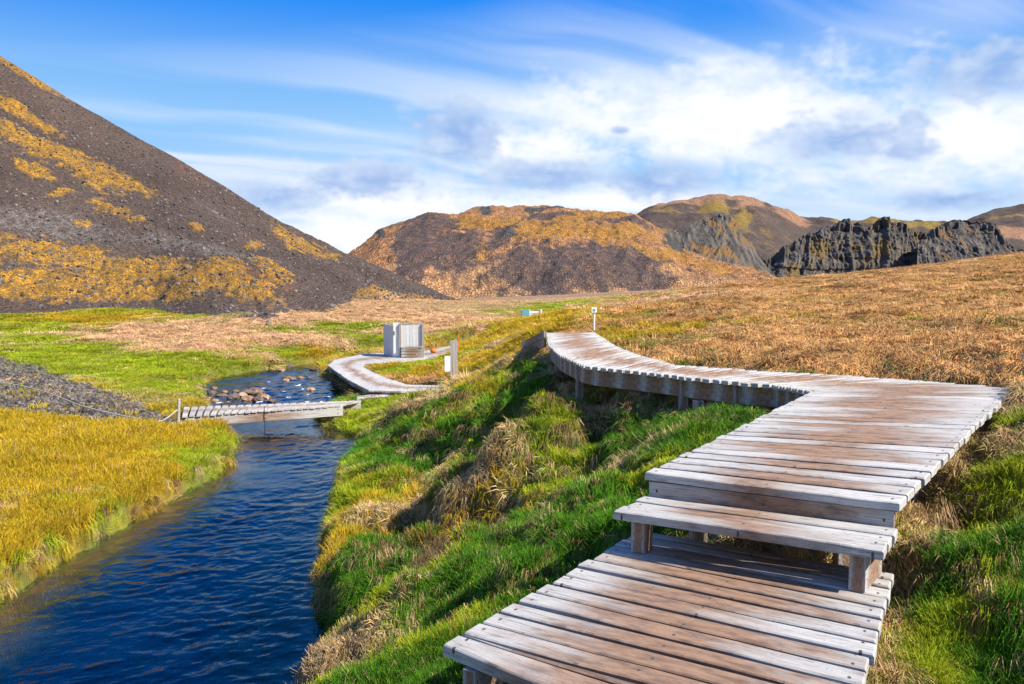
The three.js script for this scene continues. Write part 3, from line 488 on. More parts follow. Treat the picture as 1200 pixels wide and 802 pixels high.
const rockMap = grey(512, (u, v) => clamp(0.62 + 0.5 * fbm(u * 30, v * 14, 5) * smooth(0, .05, Math.min(u, 1 - u, v, 1 - v)))); rockMap.repeat.set(0.05, 0.05);
const rockMat = new THREE.MeshStandardMaterial({ vertexColors: true, roughness: 0.95, map: rockMap, bumpMap: rockMap, bumpScale: 0.8 });
function cliff(foot, ridge, nu, nv, tint, rough) {
  return loft({
    foot, ridge, nu, nv, back: 0.25, bulge: (v) => Math.pow(v, 0.8),
    relief: (x, z, v, s, y) => {
      const e = smooth(0, .05, v), w = x + 0.4 * z + 4 * fbm(x * 0.05, y * 0.05 + 3, 3);
      const but = fbm(w * 0.05 + 2, y * 0.008, 3), rib = ridged(w * 0.16, y * 0.012, 3), col_ = ridged(w * 0.55 + 1.5 * noise(x * .1, y * .1), y * 0.03, 2), ch = fbm(w * 0.7, y * 0.5, 3);
      const ledge = smooth(-.1, .1, noise(x * 0.03 + 7, y * 0.22)) - .5, o = rough * (16 * but + 4.0 * rib + 1.3 * col_ + 1.3 * ch + 1.0 * ledge) * e * (v > 1 ? 0.4 : 1);
      return [-o * 0.15, (v > .9 ? 1.2 * rib + 1.4 * ch + 2.4 * noise(w * 0.09, 4.4) : 0.7 * ch) * rough, o];
    },
    colour: (x, z, v, s, y) => {
      const n = fbm(x * 0.11, y * 0.10, 4), f = fbm(x * 0.5, y * 0.16, 4);
      let k = mix3([0.052, 0.044, 0.038], [0.20, 0.165, 0.135], clamp(.45 + 1.5 * f + 0.6 * n));
      k = mix3(k, tint, smooth(0.08, 0.30, n + 0.25 * f));
      return k.map((q) => q * 0.85);
    },
  });
}
structure('mossy_crag', cliff([[745, 340, 300], [800, 338, 310], [860, 340, 310], [925, 345, 310]], [[745, 262, 340], [762, 262, 345], [790, 268, 350], [820, 258, 370], [846, 252, 375], [860, 258, 370], [880, 285, 360], [905, 318, 350], [925, 340, 345]], 240, 120, [0.26, 0.135, 0.03], 0.75), rockMat);
structure('basalt_cliff', cliff([[885, 345, 325], [1000, 345, 330], [1125, 340, 330]], [[885, 330, 350], [898, 312, 352], [912, 300, 355], [918, 296, 355], [932, 286, 360], [951, 271, 362], [973, 265, 365], [1002, 265, 365], [1013, 272, 360], [1031, 260, 362], [1053, 265, 362], [1079, 274, 358], [1090, 284, 352], [1105, 290, 350], [1125, 300, 350]], 300, 130, [0.20, 0.125, 0.03], 1.0), rockMat);
structure('dark_crag', cliff([[1075, 340, 300], [1120, 335, 300], [1215, 330, 300]], [[1075, 285, 330], [1086, 276, 335], [1119, 262, 340], [1131, 260, 340], [1167, 266, 335], [1176, 283, 325], [1190, 292, 320], [1215, 300, 318]], 220, 110, [0.24, 0.125, 0.035], 0.85), rockMat);
console.log('hills');

// ---------------------------------------------------------------- wood
function plankTexture(seed, stain, tone) {
  const w = 1024, h = 128, d = new Uint8Array(w * h * 4), r = rng(seed), knots = [], o = seed * 3.7, mx = 0.42 + 0.2 * r();
  for (let k = 0; k < 4; k++) knots.push([r() * w, r() * h, 5 + r() * 7]);
  for (let j = 0; j < h; j++) for (let i = 0; i < w; i++) {
    let y = j / h; const x = i / w; let kn = 0;
    for (const [a, b, s] of knots) { const dx = (i - a) / (s * 3.2), dy = (j - b) / s, q = dx * dx + dy * dy; kn = Math.max(kn, Math.exp(-q * 1.4)); y += 0.05 * Math.exp(-q * 0.4) * Math.sign(j - b); }
    const grain = fbm(x * 5 + o, y * 26 + o, 4), fine = noise(x * 30 + o, y * 95), spot = noise(x * 150 + o, y * 22 + 5);
    let c_ = mix3([0.300, 0.285, 0.270], [0.480, 0.462, 0.440], clamp(0.5 + 1.2 * grain));
    c_ = c_.map((q) => q * tone * (1 + 0.22 * fine));
    // brown boot dirt in the middle of the walk, with ragged edges; a few grains everywhere
    const mid = 1 - Math.abs(x - mx) / 0.5, blot = fbm(x * 4.5 + o * 1.7, y * 2.6 + o, 5), dm = smooth(0.0, 0.72, mid * 0.95 - 0.20 + stain + 0.42 * blot + 0.20 * grain + 0.16 * fine);
    c_ = mix3(c_, mix3([0.285, 0.160, 0.088], [0.135, 0.068, 0.035], clamp(0.40 + 1.5 * fbm(x * 9 + o, y * 5 - o, 4) + 0.7 * fine)), dm * 0.94);
    for (const sx_ of [0.035, 0.965, 0.5]) for (const sy_ of [0.27, 0.73]) { const q = Math.hypot((x - sx_) * 190, ((j / h) * 0.5 % 1 - sy_ * 0.5) * 34); if (q < 0.9) c_ = [0.07, 0.055, 0.045]; }
    if (spot > 0.66) c_ = c_.map((q) => q * 0.66);
    const crack = Math.abs(noise(x * 2.2 + o, y * 14 - o)); if (crack < 0.025 && noise(x * 4 + o, 3 + y * 5) > 0.05) c_ = c_.map((q) => q * 0.5);
    c_ = mix3(c_, [0.16, 0.105, 0.075], kn * 0.6);
    if (grain < -0.30) c_ = c_.map((q) => q * 0.70);
    const k = (j * w + i) * 4; for (let b = 0; b < 3; b++) d[k + b] = 255 * clamp(c_[b]) ** (1 / 2.2); d[k + 3] = 255;
  }
  const t = new THREE.DataTexture(d, w, h, THREE.RGBAFormat); t.wrapS = t.wrapT = THREE.RepeatWrapping; t.magFilter = THREE.LinearFilter; t.minFilter = THREE.LinearMipmapLinearFilter; t.generateMipmaps = true; t.colorSpace = THREE.SRGBColorSpace; t.needsUpdate = true; return t;
}
const woodBump = grey(512, (u, v) => clamp(0.6 + 0.6 * fbm(u * 6, v * 60, 4)));
const wood = (seed, stain, tone = 1) => new THREE.MeshStandardMaterial({ map: plankTexture(seed, stain, tone), bumpMap: woodBump, bumpScale: 0.004, roughness: 0.78 });
const deckMats = [wood(1, 0.10), wood(2, -0.08), wood(3, 0.24, .95), wood(4, 0.02, 1.08), wood(5, 0.18), wood(6, -0.16, 1.08), wood(7, 0.0, .97), wood(8, 0.14), wood(9, -0.22, 1.0)];
const greyMats = [wood(11, -0.25, 1.0), wood(12, -0.12, 1.08), wood(13, -0.3, .9)];
const beamMats = [deckMats[2], deckMats[4]];
const darkMat = deckMats[2], fasciaMat = deckMats[2];

// one plank on a four-cornered footprint [left-near, right-near, right-far, left-far], chamfered, thickness th, slight warp
function plankGeo(a, b, c2, d, yTop, th, seed, ch = 0.006) {
  const r = rng(seed), ctr = [(a[0] + b[0] + c2[0] + d[0]) / 4, (a[1] + b[1] + c2[1] + d[1]) / 4], N = 6;
  const pos = [], uv = [], idx = [];
  const e = [yTop + (r() - .5) * .008, yTop + (r() - .5) * .008], cup = (r() - .5) * .004, wob = [...Array(N + 1)].map(() => (r() - .5) * .004);
  const L_ = Math.hypot(b[0] - a[0], b[1] - a[1]), W_ = Math.max(0.02, Math.hypot(d[0] - a[0], d[1] - a[1]));
  // cross-section rings along the length: bottom-near, lower side, chamfer, top-near, top-far, chamfer, bottom-far
  const sec = [[0, -th], [0, -ch], [ch, 0], [-ch, 0], [0, -ch], [0, -th]], side = [0, 0, 0, 1, 1, 1], flip = r() < .5;
  const ring = (t, inset) => {
    const n = [lerp(a[0], b[0], t), lerp(a[1], b[1], t)], f = [lerp(d[0], c2[0], t), lerp(d[1], c2[1], t)], w = Math.max(1e-4, Math.hypot(f[0] - n[0], f[1] - n[1])), ux = (f[0] - n[0]) / w, uz = (f[1] - n[1]) / w;
    const k = Math.round(t * N), y = lerp(e[0], e[1], t) + wob[k];
    sec.forEach(([o, dy], q) => { const base = side[q] ? f : n, oo = Math.max(-w * .4, Math.min(w * .4, o + (side[q] ? -1 : 1) * (wob[k] * .7 * (q % 2)))); const yy = dy === -th ? dy : dy - inset; pos.push(base[0] + ux * oo - ctr[0], y + yy + (side[q] ? cup : -cup), base[1] + uz * oo - ctr[1]); const vv = dy === -th ? (side[q] ? 1.25 : -.25) : side[q]; uv.push(flip ? 1 - t : t, vv * 0.5 + (seed % 7) * 0.07); });
  };
  const ts = [0, ch / L_, ...[...Array(N - 1)].map((_, i) => (i + 1) / N), 1 - ch / L_, 1];
  ts.forEach((t, i) => ring(t, i === 0 || i === ts.length - 1 ? ch : 0));
  const m = sec.length;
  for (let i = 0; i < ts.length - 1; i++) for (let q = 0; q < m; q++) { const p = i * m + q, s = i * m + (q + 1) % m; idx.push(p, s, p + m, s, s + m, p + m); }
  for (const [o, rev] of [[0, 1], [(ts.length - 1) * m, 0]]) for (let q = 1; q < m - 1; q++) idx.push(...(rev ? [o, o + q + 1, o + q] : [o, o + q, o + q + 1]));
  let g = new THREE.BufferGeometry(); g.setAttribute('position', new THREE.Float32BufferAttribute(pos, 3)); g.setAttribute('uv', new THREE.Float32BufferAttribute(uv, 2)); g.setIndex(idx); g = g.toNonIndexed(); g.computeVertexNormals();
  return [g, ctr];
}
let plankSeed = 1;
function planks(parent, ls, Y, th, gap, mats, over = 0.0, name = 'plank') {
  const r = rng(900 + plankSeed);
  for (let i = 0; i < ls.length - 1; i++) {
    const [l0, r0] = ls[i], [l1, r1] = ls[i + 1], g = (p, q) => Math.min(gap, 0.3 * Math.hypot(p[0] - q[0], p[1] - q[1])) / Math.max(1e-5, Math.hypot(p[0] - q[0], p[1] - q[1])) / 2;
    const gl = g(l0, l1), gr = g(r0, r1), mix2 = (p, q, t) => [lerp(p[0], q[0], t), lerp(p[1], q[1], t)];
    let A = mix2(l0, l1, gl), D = mix2(l0, l1, 1 - gl), B = mix2(r0, r1, gr), C = mix2(r0, r1, 1 - gr);
    const len = Math.hypot(B[0] - A[0], B[1] - A[1]), jl = (r() - .5) * .025 / len - over / len, jr = (r() - .5) * .025 / len + over / len;
    [A, B] = [mix2(A, B, jl), mix2(A, B, 1 + jr)]; [D, C] = [mix2(D, C, jl), mix2(D, C, 1 + jr)];
    const [geo, ctr] = plankGeo(A, B, C, D, Y, th, plankSeed++), m = part(parent, name, geo, mats[Math.floor(r() * mats.length)]);
    m.position.set(ctr[0] - parent.position.x, -parent.position.y, ctr[1] - parent.position.z);
  }
}
// a timber lying along a polyline of xz points (each its own length of timber), between two heights
function boxGeo(p, q, w, y0, y1) {      // box from p to q (xz), width w
  const dx = q[0] - p[0], dz = q[1] - p[1], l = Math.hypot(dx, dz), g = new THREE.BoxGeometry(l, y1 - y0, w);
  const pos = g.attributes.position; g.rotateY(-Math.atan2(dz, dx)); g.translate((p[0] + q[0]) / 2, (y0 + y1) / 2, (p[1] + q[1]) / 2);
  return g;
}
function beamRun(parent, pts, w, y0, y1, mats, name = 'beam', every = 1) {
  const keep = pts.filter((_, i) => i % every === 0 || i === pts.length - 1), gs = [];
  for (let i = 0; i < keep.length - 1; i++) {
    const g = boxGeo(keep[i], keep[i + 1], w, y0, y1); g.translate(-parent.position.x, -parent.position.y, -parent.position.z); gs.push(g);
  }
  const len = Math.max(1, Math.round(gs.length / 6));
  for (let i = 0, k = 0; i < gs.length; i += len, k++) part(parent, name, mergeGeometries(gs.slice(i, i + len)), mats[k % mats.length]);
}
function postAt(parent, x, z, w, y1, y0, mat, turn = 0, name = 'post') { const g = new THREE.BoxGeometry(w, y1 - y0, w), m = part(parent, name, g, mat); m.position.set(x - parent.position.x, (y0 + y1) / 2 - parent.position.y, z - parent.position.z); m.rotation.y = turn; return m; }
const inset = (ls, side, d) => ls.map((l) => { const a = l[side], b = l[1 - side], n = Math.hypot(b[0] - a[0], b[1] - a[1]); return [a[0] + (b[0] - a[0]) * d / n, a[1] + (b[1] - a[1]) * d / n]; });
const gh = (x, z) => meshHeight(x, z)[0];

{ // the raised walk: straight length from the steps, fan of planks at the corner, long bend into the valley
  const o = thing('boardwalk', 'long raised wooden boardwalk bending left above the grassy bank', 'boardwalk', [upperLines[0][0][0], 2.2, upperLines[0][0][1]]);
  planks(o, upperLines, YU, 0.045, 0.042, deckMats);
  { const run = inset(upperLines, 0, 0.12); beamRun(o, run.slice(1, 24), 0.05, YU - 0.25, YU - 0.052, [fasciaMat], 'beam', 4); beamRun(o, run.slice(24), 0.05, YU - 0.25, YU - 0.052, [fasciaMat], 'beam', 3); }
  { const run = inset(upperLines, 1, 0.32); beamRun(o, run.slice(1, 25), 0.05, YU - 0.25, YU - 0.052, beamMats, 'beam', 4); beamRun(o, inset(upperLines, 1, 0.06).slice(28), 0.05, YU - 0.25, YU - 0.052, beamMats, 'beam', 3); }
  const f0 = [lerp(upperLines[0][0][0], upperLines[0][1][0], .012), lerp(upperLines[0][0][1], upperLines[0][1][1], .012)], f1 = [lerp(upperLines[0][0][0], upperLines[0][1][0], .988), lerp(upperLines[0][0][1], upperLines[0][1][1], .988)];
  const n = [f1[1] - f0[1], -(f1[0] - f0[0])].map((q) => q / Math.hypot(f1[0] - f0[0], f1[1] - f0[1])), k = 0.05;
  const rg = boxGeo([f0[0] + n[0] * k, f0[1] + n[1] * k], [f1[0] + n[0] * k, f1[1] + n[1] * k], 0.045, YU - 0.24, YU - 0.052); rg.translate(-o.position.x, -o.position.y, -o.position.z); part(o, 'riser', rg, deckMats[4]);
  for (const s of [0, 1]) { const run = inset(upperLines, s, s ? 0.40 : 0.13); for (const i of [3, 13, 23, 40, 46, 62, 78, 96]) if (run[i]) postAt(o, run[i][0], run[i][1], 0.095, YU - 0.05, gh(run[i][0], run[i][1]) - 0.3, darkMat); }
  { const p = onY(818, 443, YU), i = [p[0] + .02, p[2] - .05]; postAt(o, i[0], i[1], 0.09, YU - 0.26, gh(i[0], i[1]) - 0.2, greyMats[1], .3); }
}
{ // the lower walk
  const o = thing('boardwalk_landing', 'low wooden walkway of wide boards below the steps', 'boardwalk', [lowerLines[0][0][0], 2.0, lowerLines[0][0][1]]);
  planks(o, lowerLines, YL, 0.048, 0.030, [deckMats[0], deckMats[2], deckMats[3], deckMats[4]]);
  for (const s of [0, 1]) { const run = inset(lowerLines, s, 0.16); beamRun(o, run, 0.06, YL - 0.22, YL - 0.054, [darkMat], 'beam', 4); for (const i of [1, 8, 14]) if (run[i]) postAt(o, run[i][0], run[i][1], 0.09, YL - 0.053, gh(run[i][0], run[i][1]) - 0.3, beamMats[1]); }
}
{ // the step between them
  const o = thing('wooden_step', 'wooden step of three boards on short posts between two decks', 'step', [benchLines[0][0][0], 2.3, benchLines[0][0][1]]);
  planks(o, benchLines, YS, 0.048, 0.008, [deckMats[1], deckMats[4], deckMats[3]]);
  const B = benchLines, dirv = [B[3][0][0] - B[0][0][0], B[3][0][1] - B[0][0][1]], dl = Math.hypot(...dirv), ux = dirv[0] / dl, uz = dirv[1] / dl;
  const along = [B[0][1][0] - B[0][0][0], B[0][1][1] - B[0][0][1]];
  for (const [t, len] of [[0.085, 0.11], [0.905, 0.34]]) {
    const a = [B[0][0][0] + along[0] * t + ux * 0.04, B[0][0][1] + along[1] * t + uz * 0.04], g = boxGeo(a, [a[0] + ux * len, a[1] + uz * len], 0.075, YL + 0.006, YS - 0.054);
    g.translate(-o.position.x, -o.position.y, -o.position.z); part(o, 'leg', g, beamMats[0]);
  }
}
{ // footbridge
  const o = thing('footbridge', 'narrow plank footbridge over the blue stream', 'footbridge', [bridgeLines[0][1][0], 0.3, bridgeLines[0][1][1]]);
  planks(o, bridgeLines, YB, 0.05, 0.05, greyMats, 0.03);
  for (const s of [1, 0]) { const run = inset(bridgeLines, s, 0.05); const g = boxGeo(run[0], run[run.length - 1], 0.07, YB - 0.28, YB - 0.054); g.translate(-o.position.x, -o.position.y, -o.position.z); part(o, 'beam', g, greyMats[1]); }
  const rod = onY(320, 505, 0), top_ = part(o, 'rod', new THREE.CylinderGeometry(0.008, 0.008, 0.75, 6), new THREE.MeshStandardMaterial({ color: 0x3a3530, roughness: .6, metalness: .6 }));
  { const a = bridgeLines[12][1]; top_.position.set(a[0] - o.position.x, 0.0, a[1] + 0.02 - o.position.z); }
}
{ // walk beside the stream
  const o = thing('boardwalk', 'pale low boardwalk curving from the footbridge to the shelter', 'boardwalk', [walkLines[0][0][0], 0.3, walkLines[0][0][1]]);
  planks(o, walkLines, YW, 0.05, 0.012, [greyMats[1], greyMats[0], deckMats[5]]);
  for (const s of [0, 1]) beamRun(o, inset(walkLines, s, 0.06), 0.06, YW - 0.13, YW - 0.054, beamMats, 'beam', 4);
  const p = thing('boardwalk_ramp', 'short pale plank ramp linking the footbridge to the low boardwalk', 'boardwalk', [stepLines[0][0][0], 0.3, stepLines[0][0][1]]);
  planks(p, stepLines, YW - 0.12, 0.05, 0.01, [greyMats[1]]);
  for (const s of [0, 1]) beamRun(p, inset(stepLines, s, 0.06), 0.06, YW - 0.3, YW - 0.174, beamMats, 'beam', 3);
}
{ // retaining boards where the raised walk meets the turf
  const a = onY(639, 391, YU - .02), b = onY(612, 405, 2.15), o = thing('retaining_board', 'dark brown slanting retaining boards at the far end of raised boardwalk', 'retaining wall', a);
  for (const [k, m] of [[0, darkMat], [1, beamMats[0]]]) { const A = new THREE.Vector3(0, -0.02 - k * .17, 0), B = V(b).sub(V(a)).add(new THREE.Vector3(0, -k * .17, k * .02)), l = A.distanceTo(B), g = new THREE.BoxGeometry(0.05, 0.15, l), m_ = part(o, 'board', g, m); m_.position.copy(A).lerp(B, .5); m_.lookAt(V(b).add(new THREE.Vector3(0, -k * .17, k * .02))); }
}
console.log('wood');

// ---------------------------------------------------------------- shelter, posts, signs
const paint = (r, g, b, rough = .6) => new THREE.MeshStandardMaterial({ color: new THREE.Color().setRGB(r, g, b), roughness: rough });
const whiteBoard = [paint(.56, .57, .58), paint(.50, .51, .53), paint(.66, .66, .65)], steel = new THREE.MeshStandardMaterial({ color: 0x8b8f93, metalness: .5, roughness: .5 });
const box = (w, h, d) => new THREE.BoxGeometry(w, h, d);
{
  const a = onY(461, 419, YW), s = Math.abs(a[2]) / FPX, H = 40 * s, W = 34 * s;      // metres per photo pixel at the shelter
  const o = thing('changing_shelter', 'white boarded changing shelter on the low boardwalk with brown bench', 'shelter', a, 0.10);
  const n = 9, bw = W / n;
  for (let i = 0; i < n; i++) { const m = part(o, 'board', box(bw - .012, H * (i < 2 ? 1.02 : .96), .03), whiteBoard[i < 2 ? 2 : i % 2]); m.position.set((i + .5) * bw, H * (i < 2 ? .51 : .48) + .005, 0); }
  for (let i = 0; i < 8; i++) { const m = part(o, 'board', box(.03, H * .94, .17), whiteBoard[i % 2]); m.position.set(-.03 - 0.055 * i, H * .47 + .005, -.10 - i * .18); m.rotation.y = 0.3; }
  const rail = part(o, 'top_rail', box(W * .78, .05, .07), greyMats[2]); rail.position.set(W * .61, H * .985 + .02, 0);
  for (const x of [W * .25, W + .03]) { const m = part(o, 'post', box(.08, H * 1.0, .08), greyMats[1]); m.position.set(x, H * .5 + .005, .06); }
  const seat = part(o, 'bench', box(W * .72, .04, .24), beamMats[0]); seat.position.set(W * .63, .42, .20);
  for (let k = 0; k < 3; k++) { const m = part(seat, 'slat', box(W * .70, .10, .03), beamMats[0]); m.position.set(0, -.34 + k * .122, .08); }
  for (const x of [-1, 1]) { const m = part(seat, 'leg', box(.05, .40, .05), darkMat); m.position.set(x * W * .335, -.22, .03); }
  const h = part(o, 'handle', box(.03, .16, .03), paint(.03, .03, .03)); h.position.set(.04, H * .72, .035);
}
{
  const a = onY(531, 452, .5); a[1] = gh(a[0], a[2]); const s = Math.abs(a[2]) / FPX, o = thing('signpost', 'pair of grey wooden posts with a small white notice board', 'signpost', a, 0.15);
  for (const [x, z, h] of [[-.03, 0, 49], [.09, -.10, 50]]) { const m = part(o, 'post', box(.10, h * s + .3, .10), greyMats[x > 0 ? 0 : 1]); m.position.set(x, h * s / 2 - .15, z); }
  const b = part(o, 'notice_board', box(.17, 18 * s, .03), paint(.82, .82, .82)); b.position.set(-.17, 22 * s, .03);
  const c2 = part(o, 'orange_marker', box(.03, 24 * s, .03), paint(.62, .16, .02)); c2.position.set(.19, 46 * s, -.12);
}
{
  const a = onY(695, 389, 2.55); a[1] = gh(a[0] + .1, a[2] - .3); a[0] += .05; a[2] -= .3; const s = Math.abs(a[2]) / FPX, o = thing('marker_stake', 'thin white marker stake with small square sign at end of raised boardwalk', 'sign', a);
  const pole = part(o, 'pole', new THREE.CylinderGeometry(.022, .022, 40 * s, 8), paint(.8, .8, .78)); pole.position.set(0, 18 * s, 0);
  const b = part(o, 'sign_plate', box(6 * s, 6 * s, .02), paint(.85, .86, .85)); b.position.set(0, 36 * s, .03);
  const d = part(b, 'sign_symbol', box(2.6 * s, 2.6 * s, .006), paint(.2, .35, .25)); d.position.set(0, 0, .014);
  const p2 = [a[0] + .16, gh(a[0] + .16, a[2]), a[2] + .05], o2 = thing('green_sign', 'small dark green triangular sign leaning beside the white marker stake', 'sign', p2);
  const sh = new THREE.Shape([new THREE.Vector2(-.11, 0), new THREE.Vector2(.11, 0), new THREE.Vector2(.09, .17), new THREE.Vector2(.02, .22), new THREE.Vector2(-.05, .12)]), m = part(o2, 'panel', new THREE.ExtrudeGeometry(sh, { depth: .03, bevelSize: .004, bevelThickness: .004 }), paint(.01, .16, .10)); m.rotation.x = -.15;
  const w = part(m, 'mark', box(.06, .08, .006), paint(.7, .75, .72)); w.position.set(.0, .07, .038);
}
{ // far shelter in the valley
  const a = atZ(616, 382, 46); a[1] = gh(a[0], a[2]); const s = 46 / FPX, o = thing('changing_shelter', 'small teal sided windbreak with white slats far up the valley', 'shelter', a, .2);
  const p = part(o, 'panel', box(9 * s, 13 * s, .05), paint(.10, .28, .32)); p.position.set(0, 6 * s, 0);
  for (let k = 0; k < 3; k++) { const m = part(o, 'slat', box(15 * s, 2.2 * s, .04), whiteBoard[k]); m.position.set(12.5 * s, (3 + 3.1 * k) * s, -.1); }
  for (const x of [-4.6, 4.7, 19]) { const m = part(o, 'post', box(.08, 13 * s, .08), whiteBoard[2]); m.position.set(x * s, 6 * s, -.06); }
}
{ // things on the platform and at the edges
  const a = onY(508, 414, YW), o = thing('orange_bag', 'small orange bag lying on the low boardwalk beside the shelter', 'bag', a);
  const g = new THREE.SphereGeometry(.13, 14, 10), p = g.attributes.position; for (let i = 0; i < p.count; i++) p.setXYZ(i, p.getX(i) * (1.1 + .2 * noise(p.getY(i) * 9, p.getZ(i) * 9)), Math.max(-.09, p.getY(i) * .8), p.getZ(i) * .8); g.computeVertexNormals();
  const bd = part(o, 'body', g, paint(.60, .17, .03, .8)); bd.position.y = .095; const st = part(bd, 'strap', new THREE.TorusGeometry(.08, .012, 6, 14, Math.PI), paint(.35, .09, .02)); st.position.set(0, .075, .02);
}
{
  const a = onY(1190, 466, 2.5); a[1] = gh(a[0], a[2]); const o = thing('leaning_stake', 'grey metal stake leaning at the outer corner of the raised boardwalk', 'stake', a);
  const m = part(o, 'rod', new THREE.CylinderGeometry(.028, .028, .8, 8), steel); m.position.set(.13, .22, 0); m.rotation.z = -.42; const cap = part(o, 'cap', new THREE.SphereGeometry(.033, 8, 6), steel); cap.position.set(.293, .588, 0);
}
{ // rope along the gravel and its end stake
  const e = onY(209, 489, .6); e[1] = gh(e[0], e[2]); const o = thing('rope_stake', 'short weathered wooden stake at the left end of the footbridge', 'stake', e);
  const m = part(o, 'post', new THREE.CylinderGeometry(.035, .045, .75, 7), beamMats[1]); m.position.y = .2; m.rotation.z = -.06; part(o, 'cap', new THREE.CylinderGeometry(.02, .035, .03, 7), beamMats[1]).position.set(.023, .59, 0);
  const pts = []; for (const [px, py, y] of [[-120, 432, 1.2], [0, 447, 1.0], [50, 458, .9], [100, 471, .85], [150, 483, .78], [185, 484, .85], [208, 478, .0]]) { const p = onY(px, py, y || .9); if (y) { p[1] = gh(p[0], p[2]) + .13; } else { p[0] = e[0]; p[2] = e[2] + .04; p[1] = e[1] + .34; } pts.push(V(p)); }
  const rope = top(new THREE.Mesh(new THREE.TubeGeometry(new THREE.CatmullRomCurve3(pts), 90, .014, 5), paint(.36, .34, .31, .9)), 'rope'); tag(rope, 'thin pale rope lying over the dark gravel bank', 'rope');
}
{ // stones in the stream
  const rocks = [0, 1, 2, 3].map((k) => { const q = new THREE.IcosahedronGeometry(.5, 3), p = q.attributes.position; for (let i = 0; i < p.count; i++) { const x = p.getX(i), y = p.getY(i), z = p.getZ(i), f = 1 + .32 * noise(x * 2.2 + k * 9, y * 2.2 + z * 1.7 + k) + .10 * noise(x * 6 + k, z * 6 + y * 5); p.setXYZ(i, x * f * 1.2, y * f * .7, z * f); } q.computeVertexNormals(); return q; });
  const mats = [[.36, .20, .11], [.24, .15, .10], [.48, .33, .22], [.17, .12, .09]].map(([r, g, b], k) => { const t = stoneTex.clone(); t.repeat.set(.25, .25); return new THREE.MeshStandardMaterial({ color: new THREE.Color().setRGB(r * 1.15, g * 1.15, b * 1.15), map: t, roughness: .7 }); });
  const r = rng(5);
  const cl = [[232, 461, 9], [240, 466, 12], [248, 459, 10], [252, 468, 9], [260, 462, 11], [263, 458, 8], [273, 464, 13], [283, 462, 14], [296, 459, 24], [291, 466, 12], [303, 467, 12], [311, 464, 10], [276, 457, 8], [251, 453, 6], [238, 455, 8], [335, 444, 8], [339, 442, 12], [352, 441, 8], [362, 441, 8], [364, 455, 9], [367, 431, 9], [378, 424, 11], [340, 428, 8], [330, 432, 7], [347, 425, 8], [306, 461, 7], [318, 468, 7], [227, 464, 8]];
  cl.forEach(([px, py, w], i) => {
    const p = onY(px, py + 2, .04), s = w * Math.abs(p[2]) / FPX * (0.85 + .3 * r()), m = new THREE.Mesh(rocks[i % 4], mats[(i * 3 + 1) % 4]); m.position.set(p[0], .02 + .06 * s, p[2]); m.scale.set(s, s * (.75 + .3 * r()), s); m.rotation.y = r() * 6;
    top(m, 'river_stone'); tag(m, w > 20 ? 'largest pale flat stone in the cluster above the footbridge' : i < 15 || i > 24 ? `${['reddish brown', 'dark brown', 'pale tan', 'blackish wet'][(i * 3 + 1) % 4]} stone in the cluster by the left bank above the footbridge` : i === 21 ? 'tan stone at the far left bank of the stream' : `small ${['reddish brown', 'dark brown', 'pale tan', 'blackish wet'][(i * 3 + 1) % 4]} stone lying alone out in the stream above the footbridge`, 'stone', 'stones in the stream');
  });
}
console.log('things');

// ---------------------------------------------------------------- grass
function tuft(seed, n, fn) {     // blades as tapered strips; unit radius, unit height
  const r = rng(seed), pos = [], nor = [], idx = [];
  for (let b = 0; b < n; b++) {
    const { root, pts, w, yaw } = fn(r, b), k0 = pos.length / 3, sx = Math.cos(yaw), sz = Math.sin(yaw);
    pts.forEach((p, i) => { const ww = w * (1 - i / (pts.length - 1)) ** .7; if (i < pts.length - 1) { pos.push(root[0] + p[0] - sx * ww, p[1], root[1] + p[2] - sz * ww, root[0] + p[0] + sx * ww, p[1], root[1] + p[2] + sz * ww); } else pos.push(root[0] + p[0], p[1], root[1] + p[2]); });
    for (let i = 0; i < pts.length - 2; i++) { const a = k0 + i * 2; idx.push(a, a + 1, a + 2, a + 1, a + 3, a + 2); }
    const a = k0 + (pts.length - 2) * 2; idx.push(a, a + 1, a + 2);
  }
  const g = new THREE.BufferGeometry(); g.setAttribute('position', new THREE.Float32BufferAttribute(pos, 3)); g.setIndex(idx); g.computeVertexNormals(); return g;
}
const upright = (seed, n, lean, wd) => tuft(seed, n, (r) => { const a = r() * 6.283, q = Math.sqrt(r()) * .9, h = .55 + .55 * r(), l = lean * (.3 + r()), d = a + (r() - .5) * 1.6, cx = Math.cos(d), cz = Math.sin(d); return { root: [Math.cos(a) * q, Math.sin(a) * q], yaw: r() * 6.283, w: wd * (.7 + .6 * r()), pts: [[0, -.25, 0], [cx * l * .18, h * .5, cz * l * .18], [cx * l * .55, h * .88, cz * l * .55], [cx * l * 1.05, h * (1.05 - .35 * l), cz * l * 1.05]] }; });
const matted = (seed, n, wd) => tuft(seed, n, (r) => { const a = r() * 6.283, q = Math.sqrt(r()) * .7, h = .35 + .55 * r(), l = .6 + 1.1 * r(), d = a + (r() - .5) * 2.2, cx = Math.cos(d), cz = Math.sin(d); return { root: [Math.cos(a) * q, Math.sin(a) * q], yaw: d + 1.57 + (r() - .5), w: wd * (.7 + .6 * r()), pts: [[0, -.25, 0], [cx * l * .35, h, cz * l * .35], [cx * l * .75, h * .75, cz * l * .75], [cx * l * 1.1, h * .15, cz * l * 1.1]] }; });
